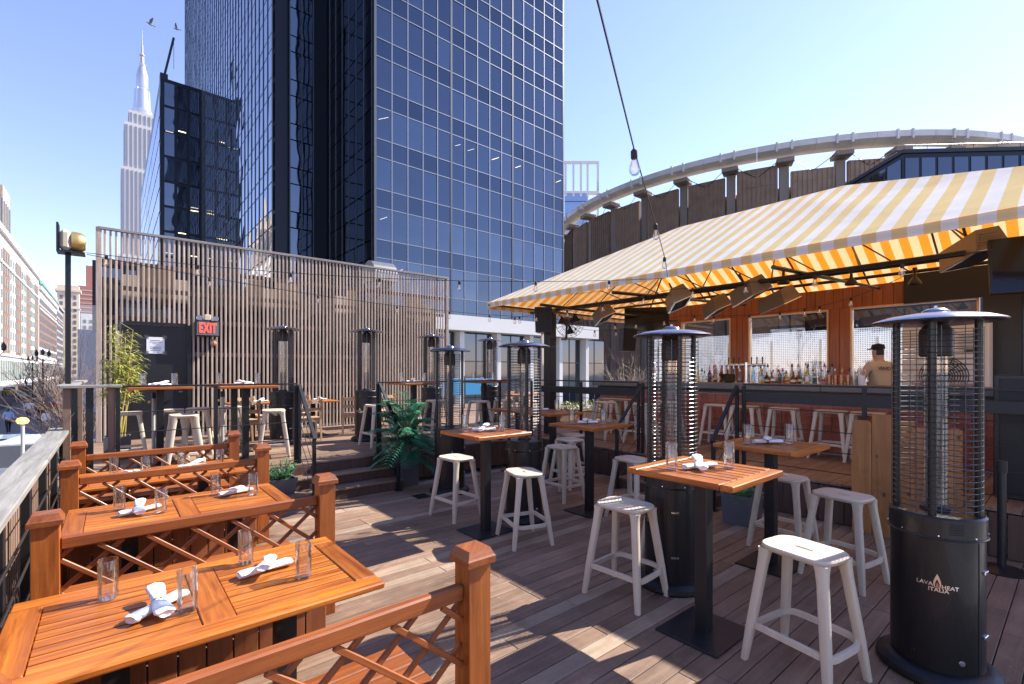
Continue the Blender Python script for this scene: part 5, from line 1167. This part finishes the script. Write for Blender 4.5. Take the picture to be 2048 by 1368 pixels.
# ------------------------------------------------------------------ plants
def blade(b, p, d, L, w, droop=.3, segs=3, mi=0, up=None):
    d = Vector(d).normalized(); s_ = d.cross(Vector((0, 0, 1)))
    if s_.length < .05: s_ = Vector((1, 0, 0))
    s_.normalize(); p = Vector(p); vs_ = []; fs = []
    for i in range(segs + 1):
        u = i / segs; c = p + d * L * u + Vector((0, 0, -droop * L * u * u)); ww = w * math.sin(math.pi * (.12 + .88 * u)) * .5 if i < segs else .0005
        vs_ += [c - s_ * ww, c + s_ * ww]
    for i in range(segs): fs.append((2 * i, 2 * i + 1, 2 * i + 3, 2 * i + 2))
    b.add(vs_, fs, mi)
def planter(name, label, loc, w, h, taper=.8):
    t = thing(name, label, 'planter', loc); a = w / 2
    b = B(); se = [[(s1 * a * k, s2 * a * k, z) for s1, s2 in ((1, 1), (-1, 1), (-1, -1), (1, -1))] for k, z in ((taper, .001), (1, h), (.86, h), (.84, h - .04))]; b.loft(se); b.obj('pot', M['planter'], t)
    b = B(); b.box((0, 0, h - .055), (w * .83, w * .83, .03)); b.obj('soil', M['soil'], t); return t
rp = random.Random(11)
t = planter('palm_planter', 'lush palm in a blue grey square pot beside the rear steps', (3.74, 7.18, 0), .30, .42, .92)
b = B()
for k in range(5): a = k * 1.3; b.tube([(.03 * math.cos(a), .03 * math.sin(a), .38), (.06 * math.cos(a), .06 * math.sin(a), 1.2)], .012, 6)
b.obj('stem', M['twig'], t)
for k in range(92):
    a = rp.uniform(0, 6.28); el = rp.uniform(-.2, 1.25); L = rp.uniform(.40, .68); z0 = rp.uniform(.42, 1.2); b = B(); pts = []
    d = Vector((math.cos(a) * math.cos(el), math.sin(a) * math.cos(el), math.sin(el))); P0 = Vector((.05 * math.cos(a), .05 * math.sin(a), z0))
    for i in range(9): u = i / 8; pts.append(P0 + d * L * u + Vector((0, 0, -.42 * L * u * u)))
    b.tube(pts, [.005 - .0004 * i for i in range(9)], 4); sd = d.cross(Vector((0, 0, 1))).normalized()
    for i in range(1, 9):
        for hh in (0, .5):
            p = pts[i] if hh == 0 or i == 8 else pts[i].lerp(pts[i + 1], .5); f_ = math.sin(math.pi * (.2 + .75 * i / 9))
            for e in (-1, 1): blade(b, p, sd * e + d * .7 + Vector((0, 0, .15)), .22 * f_, .030, .35, 2)
    b.obj('frond', M['leaf_palm'], t)
t = planter('spiky_planter', 'spiky green shrub in a tapered grey pot left of the rear steps', (1.82, 7.22, 0), .36, .38, .62)
b = B()
for k in range(16):
    a = rp.uniform(0, 6.28); r_ = rp.uniform(0, .09); h = rp.uniform(.10, .30); p = Vector((r_ * math.cos(a), r_ * math.sin(a), .34)); top = p + Vector((.12 * math.cos(a), .12 * math.sin(a), h)); b.tube([p, top], .006, 4)
    for j in range(46): u = rp.uniform(.1, 1); q = p.lerp(top, u); aa = rp.uniform(0, 6.28); e = rp.uniform(.1, .9); blade(b, q, (math.cos(aa) * math.cos(e), math.sin(aa) * math.cos(e), math.sin(e)), rp.uniform(.06, .11), .011, .15, 2)
b.obj('foliage', M['leaf_green'], t)
t = planter('fern_planter', 'small fern in a low grey blue pot at the bar steps', (5.98, 2.72, 0), .36, .36, .9)
for k in range(20):
    b = B(); a = rp.uniform(0, 6.28); el = rp.uniform(.3, 1.2); L = rp.uniform(.25, .4); d = Vector((math.cos(a) * math.cos(el), math.sin(a) * math.cos(el), math.sin(el))); sd = d.cross(Vector((0, 0, 1))).normalized(); pts = [Vector((0, 0, .33)) + d * L * u / 8 + Vector((0, 0, -.5 * L * (u / 8) ** 2)) for u in range(9)]
    b.tube(pts, .003, 4)
    for i in range(1, 9):
        for e in (-1, 1): blade(b, pts[i], sd * e + d * .6, .09 * math.sin(math.pi * (.2 + .75 * i / 9)), .018, .3, 2)
    b.obj('frond', M['leaf_green'], t)
t = planter('bamboo_planter', 'tall yellow green bamboo in front of the slatted screen at left', (.07, 9.85, ZU), .34, .36, .95)
b = B(); f = B()
for k in range(11):
    a = rp.uniform(0, 6.28); r_ = rp.uniform(.02, .13); h = rp.uniform(.9, 1.75); p = Vector((r_ * math.cos(a), r_ * math.sin(a), .3)); top = p + Vector((rp.uniform(-.16, .22), rp.uniform(-.15, .15), h)); b.tube([p, p.lerp(top, .5) + Vector((.02, 0, 0)), top], [.010, .008, .004], 6)
    for j in range(34):
        u = rp.uniform(.45, 1.0); q = p.lerp(top, u); aa = rp.uniform(0, 6.28); tip = q + Vector((math.cos(aa) * .16, math.sin(aa) * .16, rp.uniform(.02, .16))); b.tube([q, tip], .002, 3)
        for n_ in range(5): blade(f, q.lerp(tip, rp.uniform(.4, 1)), (math.cos(aa + rp.uniform(-1, 1)), math.sin(aa + rp.uniform(-1, 1)), rp.uniform(-.3, .7)), rp.uniform(.08, .15), .016, .4, 2)
b.obj('canes', M['cane'], t); f.obj('foliage', M['leaf_bamboo'], t)
def bare_shrub(name, label, loc, n, h, spread, m, seed, r0=.012, depth=3):
    rr = random.Random(seed); t = thing(name, label, 'shrub', loc); b = B()
    def br(p, d, L, r_, dp):
        q = p + d * L; mid = p + d * L * .5 + Vector((rr.gauss(0, .05), rr.gauss(0, .05), 0)) * L; b.tube([p, mid, q], [r_, r_ * .8, r_ * .6], 4 if dp < 2 else 5, cap=False)
        if dp > 0:
            for _ in range(rr.choice((2, 3, 3))):
                u = rr.uniform(.35, 1.0); d2 = (d + Vector((rr.gauss(0, .45), rr.gauss(0, .45), rr.gauss(.1, .3)))).normalized(); br(p.lerp(q, u), d2, L * rr.uniform(.45, .7), r_ * .55, dp - 1)
    for k in range(n):
        a = rr.uniform(0, 6.28); d = Vector((math.cos(a) * spread * rr.random(), math.sin(a) * spread * rr.random(), 1)).normalized(); br(Vector((rr.gauss(0, .15), rr.gauss(0, .15), 0)), d, h * rr.uniform(.4, .6), r_ := r0, depth)
    b.obj('branches', m, t); return t
bare_shrub('bare_shrub', 'bare reddish shrub branches outside the deck corner below the lamp post', (-.45, 14.6, -.9), 20, 4.0, .6, M['twig'], 5, .014)
bare_shrub('bare_shrub', 'bare reddish shrub leaning over the street side rail beside the bamboo', (-.72, 13.2, -.9), 12, 3.4, .35, M['twig'], 9, .012)
bare_shrub('bare_shrub', 'sunlit pale bare branches beyond the bar end', (11.4, 8.5, ZU), 14, 2.2, .7, M['twig_pale'], 15, .012)
bare_shrub('bare_shrub', 'sunlit bare branches behind the first bar window', (13.0, 6.2, ZU), 10, 2.6, .8, M['twig_pale'], 21, .012)
bare_shrub('bare_shrub', 'sunlit bare branches behind the middle bar window', (13.0, 4.6, ZU), 12, 2.6, .9, M['twig_pale'], 23, .012)
bare_shrub('bare_shrub', 'sunlit bare branches behind the right bar window', (13.0, 2.8, ZU), 10, 2.6, .8, M['twig_pale'], 27, .012)
t = thing('hedge_trough', 'low trough of yellow green leafy plants behind the bar deck railing', 'planter', (10.6, 9.3, ZU)); b = B(); b.box((0, 0, .14), (2.6, .4, .28), ch=.01); b.obj('trough', M['fence_wood'], t); b = B()
for k in range(700): a = rp.uniform(0, 6.28); e = rp.uniform(.0, 1.2); blade(b, (rp.uniform(-1.25, 1.25), rp.uniform(-.18, .18), rp.uniform(.26, .5)), (math.cos(a) * math.cos(e), math.sin(a) * math.cos(e), math.sin(e)), rp.uniform(.06, .14), .04, .3, 2)
b.obj('foliage', plain('hedge_leaf', (.22, .26, .04), .5, var=.4, nscale=8), t)
bs_ = thing('blue_barrier', 'bright blue fabric barrier panels behind the rear tables', 'barrier', (10.2, 14.8, ZU))
for k in range(3): b = B(); b.box((-2.4 + k * 1.5, 0, .80), (1.4, .03, .62), ch=.01); b.obj('panel', plain('blue_fabric', (.03, .25, .48), .7) if k == 0 else bpy.data.materials['blue_fabric'], bs_); b = B(); b.tube([(-3.13 + k * 1.5, 0, 0), (-3.13 + k * 1.5, 0, 1.2)], .02, 6); b.obj('post', M['black_metal'], bs_)
fl = thing('flood_lamp', 'small tan flood lamp on a white post behind the middle heater', 'lamp', (8.55, 9.0, ZU)); b = B(); b.box((0, 0, 1.18), (.05, .05, 2.36)); b.obj('post', M['white'], fl); b = B(); b.box((-.05, -.03, 2.42), (.22, .14, .13), ch=.03); b.obj('lamp_head', M['gold'], fl)

# ------------------------------------------------------------------ timber boards, stanchion, right side
t = thing('cedar_board_panel', 'rough knotty cedar boards standing behind the nearest heater', 'board panel', (6.70, 1.36, 0), R(-83))
for k in range(5):
    w = .19; h = 1.27 + .05 * math.sin(k * 1.3) + (.03 if k == 1 else 0); se = []
    for z in [h * q / 8 for q in range(9)]:
        e = .006 * math.sin(z * 7 + k * 2); se.append([(-w / 2 + .003 + (e if k == 0 else 0), -.018, z + .001), (w / 2 - .003, -.018, z + .001), (w / 2 - .003, .018, z + .001), (-w / 2 + .003 + (e if k == 0 else 0), .018, z + .001)])
    se.append([(p[0] * (.7 if k == 0 else .96), p[1], h + .03) for p in se[-1]]); b = B(); b.loft(se); b.obj('board', M['cedar'], t, (-.3 + k * w, 0, 0))
for zz in (.3, 1.0): b = B(); b.box((.08, .035, zz), (.9, .03, .09)); b.obj('batten', M['cedar'], t)
t = thing('stanchion', 'black belt stanchion on a round base at the right edge', 'stanchion', (6.40, .50, 0)); b = B(); b.lathe([(0, .001), (.19, .001), (.19, .012), (.05, .04), (.033, .045)], 28); b.obj('base', M['black'], t, smooth=40); b = B(); b.tube([(0, 0, .04), (0, 0, .92)], .032, 16); b.obj('post', M['black'], t, smooth=40); b = B(); b.tube([(0, 0, .92), (0, 0, 1.03)], .04, 16); b.obj('belt_head', M['rubber'], t, smooth=40)
t = thing('black_cabinet', 'tall black cabinet on the bar deck at the right edge', 'cabinet', (7.75, .30, ZU)); b = B(); b.box((0, 0, .68), (.55, .7, 1.34), ch=.01); b.obj('case', M['black'], t); b = B(); b.box((-.28, 0, .68), (.015, .6, 1.24), ch=.004); b.obj('door', M['black_metal'], t)
t = thing('black_cabinet', 'black wall cabinet rising behind the nearest heater to the awning', 'cabinet', (8.3, .02, ZU)); b = B(); b.box((0, 0, 1.2), (.5, .9, 2.4), ch=.01); b.obj('case', M['black'], t); b = B(); b.box((-.254, 0, 1.2), (.012, .8, 2.3)); b.obj('door', M['black_metal'], t)
t = thing('floor_hatch', 'small dark square drain cover in the lower deck before the steps', 'drain cover', (3.55, 6.35, .001)); b = B(); b.box((0, 0, .003), (.22, .22, .006)); b.obj('frame', M['black_metal'], t)
for k in range(6): b = B(); b.box((-.08 + k * .032, 0, .007), (.012, .19, .004)); b.obj('slot', M['dark'], t)
for k, (x, y, s_) in enumerate(((.48, 8.9, 0), (1.35, 8.75, 0))):
    t = thing('padlocked_pole', ['left grey pole with a brass padlock under the rear tables', 'right grey pole with a brass padlock under the long rear table'][k], 'pole', (x, y, ZU)); b = B(); b.tube([(0, 0, 0), (0, 0, 1.05)], .022, 10); b.obj('pole', M['concrete'], t); b = B(); b.tube([(0, 0, .98), (0, 0, 1.07)], .032, 10); b.obj('clamp', M['black_metal'], t); b = B(); b.box((-.05, 0, .93), (.03, .018, .04), ch=.004); b.obj('padlock', M['gold'], t)

# ------------------------------------------------------------------ people
def person(name, label, loc, rz, colors, pose='stand', h=1.72, extra=None):
    V = {'pel': (0, 0, .53), 'wai': (0, .005, .61), 'che': (0, .0, .72), 'nec': (0, 0, .83), 'hd0': (0, -.012, .875), 'hd1': (0, -.015, .93), 'hd2': (0, -.008, .975)}
    E_ = [('pel', 'wai'), ('wai', 'che'), ('che', 'nec'), ('nec', 'hd0'), ('hd0', 'hd1'), ('hd1', 'hd2')]
    Rr = {'pel': (.095, .075), 'wai': (.085, .065), 'che': (.105, .072), 'nec': (.034, .034), 'hd0': (.042, .046), 'hd1': (.047, .055), 'hd2': (.034, .040)}
    for s_, n in ((-1, 'l'), (1, 'r')):
        sw_ = .10 * s_ if pose == 'walk' else .015 * s_
        V['sh' + n] = (.105 * s_, 0, .80); V['el' + n] = (.145 * s_, .02 - sw_ * .35, .645); V['wr' + n] = (.14 * s_, -.03 - sw_ * .8, .51); V['ha' + n] = (.138 * s_, -.045 - sw_, .46)
        V['hi' + n] = (.055 * s_, 0, .50); V['kn' + n] = (.058 * s_, -.02 + sw_ * .6, .275); V['an' + n] = (.058 * s_, .02 + sw_ * 1.2, .045); V['to' + n] = (.064 * s_, -.085 + sw_ * 1.2, .018)
        if pose == 'bar': V['el' + n] = (.15 * s_, -.05, .66); V['wr' + n] = (.10 * s_, -.17, .63); V['ha' + n] = (.085 * s_, -.215, .63)
        E_ += [('che', 'sh' + n), ('sh' + n, 'el' + n), ('el' + n, 'wr' + n), ('wr' + n, 'ha' + n), ('pel', 'hi' + n), ('hi' + n, 'kn' + n), ('kn' + n, 'an' + n), ('an' + n, 'to' + n)]
        Rr.update({'sh' + n: (.043, .045), 'el' + n: (.029, .029), 'wr' + n: (.020, .018), 'ha' + n: (.024, .014), 'hi' + n: (.058, .062), 'kn' + n: (.038, .040), 'an' + n: (.026, .028), 'to' + n: (.026, .016)})
    ks = list(V); me = bpy.data.meshes.new('body'); me.from_pydata([Vector(V[k]) * h for k in ks], [(ks.index(a), ks.index(c)) for a, c in E_], [])
    o = bpy.data.objects.new('body', me); COL.objects.link(o); o.modifiers.new('s', 'SKIN'); sv = me.skin_vertices[0].data
    for i, k in enumerate(ks): sv[i].radius = (Rr[k][0] * h, Rr[k][1] * h)
    sv[0].use_root = True
    md = o.modifiers.new('u', 'SUBSURF'); md.levels = 2; md.render_levels = 2; deps().update()
    m2 = bpy.data.meshes.new_from_object(o.evaluated_get(deps())); bpy.data.objects.remove(o); m2.name = 'body'
    m2.materials.clear()
    for c in colors: m2.materials.append(c)            # skin, top, trousers, shoes, hair
    for p in m2.polygons:
        c = p.center / h; z = c.z; arm = abs(c.x) > .125
        if z > .94 or (z > .895 and c.y > .01): i = 4
        elif z > .835: i = 0
        elif (arm or (abs(c.x) > .07 and c.y < -.1)) and (math.hypot(c.x - math.copysign(.138, c.x), 0) < .06 and z < .535 and pose != 'bar'): i = 0
        elif pose == 'bar' and (z < .68 and (c.y < -.08 or abs(c.x) > .135)) and z > .58: i = 0
        elif z > .535 or (arm and z > .5): i = 1
        elif z > .04: i = 2
        else: i = 3
        p.material_index = i
    m2.shade_smooth(); t = thing(name, label, 'person', loc, rz); link('body', m2, t)
    b = B()
    for s_ in (-1, 1): b.lathe([(0, -.006), (.005, -.004), (.006, 0), (.005, .004), (0, .006)], 8, (.019 * h * s_, -.062 * h, .932 * h))
    b.obj('eyes', M['dark'], t); b = B(); b.loft([[(-.006 * h, -.060 * h, .930 * h), (.006 * h, -.060 * h, .930 * h), (0, -.056 * h, .935 * h)], [(-.009 * h, -.058 * h, .910 * h), (.009 * h, -.058 * h, .910 * h), (0, -.072 * h, .912 * h)]]); b.obj('nose', colors[0], t)
    return t
SK = plain('skin', (.48, .29, .20), .55); SK2 = plain('skin_dark', (.18, .09, .06), .55); HR = plain('hair', (.02, .014, .010), .6)
CL = {'black': plain('cloth_black', (.015, .015, .018), .9), 'navy': plain('cloth_navy', (.03, .05, .12), .9), 'white': plain('cloth_white', (.7, .7, .72), .9), 'tan': plain('cloth_tan', (.50, .38, .25), .9, var=.06, nscale=30), 'green': plain('cloth_green', (.05, .16, .07), .9), 'blue': plain('cloth_blue', (.28, .42, .62), .9), 'grey': plain('cloth_grey', (.18, .18, .19), .9)}
bt_ = person('person', 'bartender in a tan printed T-shirt and dark cap behind the bar', (10.05, 2.25, ZU), R(150), [SK, CL['tan'], CL['black'], CL['black'], HR], 'bar', 1.86)
b = B(); b.lathe([(.052 * 1.86, 1.765), (.054 * 1.86, 1.79), (.046 * 1.86, 1.84), (.02, 1.862), (0, 1.866)], 18, (0, -.012 * 1.86, 0)); b.loft([[(-.075, -.10, 1.772), (.075, -.10, 1.772), (.075, -.10, 1.780), (-.075, -.10, 1.780)], [(-.05, -.20, 1.760), (.05, -.20, 1.760), (.05, -.20, 1.766), (-.05, -.20, 1.766)]]); b.obj('cap', CL['black'], bt_, smooth=40)
o = link('shirt_print', text_mesh('VENIDA', .085, .001, mat_=M['black'], bold=.002), bt_, (.03, .152, 1.43)); o.rotation_euler = (R(78), 0, R(180))
PPL = [(-3.975, 50.2, 'walk', 10, 'black', 'black', 'person in a black jacket walking across the plaza, arms out'), (-3.3, 53, 'stand', 60, 'green', 'navy', 'person in a green jacket by the shrub on the plaza'), (-3.55, 47.0, 'stand', 40, 'white', 'grey', 'person in a white top standing right of the walking figure'), (-5.6, 48.9, 'walk', 200, 'blue', 'black', 'person in a pale blue top at the left of the plaza'), (-4.6, 56, 'walk', 170, 'black', 'black', 'first of two dark figures walking side by side up the street'), (-4.2, 56.6, 'walk', 175, 'black', 'navy', 'second of two dark figures walking side by side up the street'), (-5.7, 61, 'walk', 190, 'white', 'navy', 'distant person in white on the pavement'), (-6.6, 58, 'stand', 120, 'blue', 'grey', 'person in blue near the street lamp at left')]
for (x, y, ps_, a, c1, c2, l) in PPL: person('person', l, (x, y, ZS + .117), R(a), [random.choice((SK, SK2)), CL[c1], CL[c2], CL['black'], HR], ps_, random.uniform(1.62, 1.8))

# ------------------------------------------------------------------ street furniture and vehicles
def street_lamp(label, x, y, twin=True):
    t = thing('street_lamp', label, 'street lamp', (x, y, ZS + .117), 0, 'black ornate street lamps'); b = B(); b.lathe([(.22, 0), (.22, .25), (.14, .5), (.10, .8), (.085, 4.6), (.11, 4.65), (.06, 4.8)], 12); b.obj('column', M['black'], t, smooth=40)
    b = B()
    for s_ in (-1, 1): b.tube([(0, 0, 4.5), (s_ * .3, 0, 4.75), (s_ * .55, 0, 4.95)], .03, 6)
    b.obj('bracket_arm', M['black'], t)
    for s_ in (-1, 0, 1): b = B(); z = 5.0 if s_ else 5.1; b.lathe([(.05, 0), (.16, .1), (.18, .3), (.10, .45), (.03, .55), (0, .62)], 10, (s_ * .55, 0, z)); b.obj('lantern', M['black'], t, smooth=40)
    return t
for k, (x, y, l) in enumerate(((-6.4, 50, 'ornate black street lamp at the left edge of the picture'), (-5.2, 66, 'ornate street lamp above the plaza crowd'), (-8.6, 96, 'slender ornate street lamp at the kerb farther up the street'), (-24.2, 150, 'ornate street lamp on the far pavement'))): street_lamp(l, x, y).scale = (.8, .8, 1.16)
t = thing('signal_post', 'slim post with a small glowing amber lamp above the plaza', 'signal', (-2.15, 21.5, ZS + .117)); b = B(); b.tube([(0, 0, 0), (0, 0, 2.7)], .045, 8); b.obj('post', M['concrete'], t); b = B(); b.lathe([(0, 2.66), (.12, 2.70), (.16, 2.78), (.12, 2.86), (0, 2.9)], 14); b.obj('lamp', emis('amber_lamp', (1, .55, .15), .8), t, smooth=40)
def car(label, x, y, rz, col, L=4.6, roof=1.5, van=False):
    t = thing('parked_car', label, 'car', (x, y, ZS + .12), rz, 'cars in the street'); hw = .9; body = plain('paint_' + label.split()[0], col, .3, .2, coat=.5)
    side = [(-L / 2, .35), (-L / 2, .80), (-L / 2 + .15, .95), (L / 2 - 1.0, .98), (L / 2 - .1, .75), (L / 2, .60), (L / 2, .35)] if not van else [(-L / 2, .35), (-L / 2, 1.0), (L / 2 - .9, 1.02), (L / 2 - .1, .9), (L / 2, .35)]
    b = B(); b.loft([[(p[0] * (1 if abs(e) < 1 else .985), e * hw, p[1]) for p in side] for e in (-1, -.92, .92, 1)]); b.obj('body', body, t, smooth=30)
    cab = [(-L / 2 + .35, .94), (-L / 2 + .75, roof - .05), (-L / 2 + 1.1, roof), (L / 2 - 1.9, roof - .02), (L / 2 - 1.15, .95)] if not van else [(-L / 2 + .05, .98), (-L / 2 + .1, roof), (L / 2 - 1.3, roof), (L / 2 - .8, 1.0)]
    b = B(); b.loft([[(p[0], e * .74 + (0 if p[1] > 1.2 else e * .08), p[1]) for p in cab] for e in (-1, 1)]); b.obj('cabin_glass', M['dark_win'], t, smooth=30)
    b = B(); b.box((cab[1][0] * .5 + cab[3][0] * .5 if not van else -.4, 0, roof + .008), (L * .4 if not van else L - 1.6, 1.36, .03), ch=.01); b.obj('roof', body, t)
    for sx in (-1, 1):
        for sy in (-1, 1):
            q = B(); q.tube([(0, -.1, 0), (0, .1, 0)], .33, 18); w = q.obj('wheel', M['rubber'], t, (sx * (L / 2 - .85), sy * .80, .33)); q = B(); q.tube([(0, -.105, 0), (0, .105, 0)], .20, 12); q.obj('rim', M['chrome'], w)
        for s_ in (-1, 1): q = B(); q.box((sx * (L / 2 - .01), s_ * .65, .72), (.06, .3, .14), ch=.02); q.obj('headlight' if sx > 0 else 'tail_light', M['white'] if sx > 0 else M['brick_red'], t)
    return t
car('blue estate car parked below the parapet at left', -3.6, 30.5, R(75), (.05, .20, .32)); car('white van with green marks parked below the parapet', -2.3, 26.2, R(80), (.62, .64, .62), 4.9, 1.75, True)
car('silver car far up the street', -13.5, 92, R(90), (.5, .5, .52)); car('dark car in the far lane of the street', -17.5, 105, R(90), (.05, .05, .06)); car('white van far up the street', -10.5, 110, R(90), (.7, .7, .7), 5.2, 2.1, True); car('yellow cab in the street beyond the silver car', -14, 125, R(90), (.7, .42, .03)); car('grey car queuing in the street', -11, 78, R(90), (.25, .26, .28)); car('pale car beside the far pavement', -20, 86, R(90), (.6, .6, .6))
for k in range(5):
    t = thing('red_barrier', '%s red plastic barrier from the left by the far kerb' % ordn[k], 'barrier', (-5.6 + k * 1.0, 70, ZS + .117), 0, 'red plastic barriers in the plaza'); b = B(); b.loft([[(e * .48, y_, z_) for y_, z_ in ((-.22, 0), (-.22, .12), (-.08, .5), (-.08, 1.0), (.08, 1.0), (.08, .5), (.22, .12), (.22, 0))] for e in (-1, 1)]); b.obj('shell', plain('barrier_red', (.42, .05, .035), .6) if k == 0 else bpy.data.materials['barrier_red'], t)
for k, (x, y) in enumerate(((-7.2, 94), (-7.3, 107), (-7.2, 122), (-7.3, 82))): bare_shrub('bare_street_tree', '%s bare street tree from the plaza' % ordn[(1, 2, 3, 0)[k]], (x, y, ZS + .117), 3, 7.0, .5, plain('bark', (.20, .16, .14), .9) if k == 0 else bpy.data.materials['bark'], 40 + k, .09, 4)
# pigeons
def bird(label, loc, rz, s_=1):
    t = thing('pigeon', label, 'bird', loc, rz, 'pigeons in flight'); b = B(); b.tube([(-.17, 0, 0), (-.10, 0, .0), (0, 0, .0), (.09, 0, .02), (.13, 0, .035), (.16, 0, .03), (.185, 0, .025)], [.012, .035, .05, .04, .028, .022, .004], 10); b.obj('body', CL['grey'], t, smooth=60)
    for e in (-1, 1): b = B(); b.loft([[(.06, e * .03, .03), (-.05, e * .03, .03), (-.05, e * .03, .036), (.06, e * .03, .036)], [(.08, e * .16, .14), (-.06, e * .16, .13), (-.06, e * .16, .135), (.08, e * .16, .145)], [(.0, e * .30, .24), (-.04, e * .30, .24), (-.04, e * .30, .242), (.0, e * .30, .243)]]); b.obj('wing', CL['grey'] if s_ else CL['white'], t)
    b = B(); b.loft([[(-.15, -.02, 0), (-.15, .02, 0), (-.15, .02, .006), (-.15, -.02, .006)], [(-.25, -.045, 0), (-.25, .045, 0), (-.25, .045, .004), (-.25, -.045, .004)]]); b.obj('tail', CL['grey'], t)
bird('pigeon in flight above the spire, on the left', tuple(Vector(((fw * 26 + rt * (-19.65)).x, (fw * 26 + rt * (-19.65)).y, 20.7))), R(200)); bird('pigeon in flight right of the other, nearer the tower', tuple(Vector(((fw * 32 + rt * (-22.4)).x, (fw * 32 + rt * (-22.4)).y, 24.7))), R(160), 1)
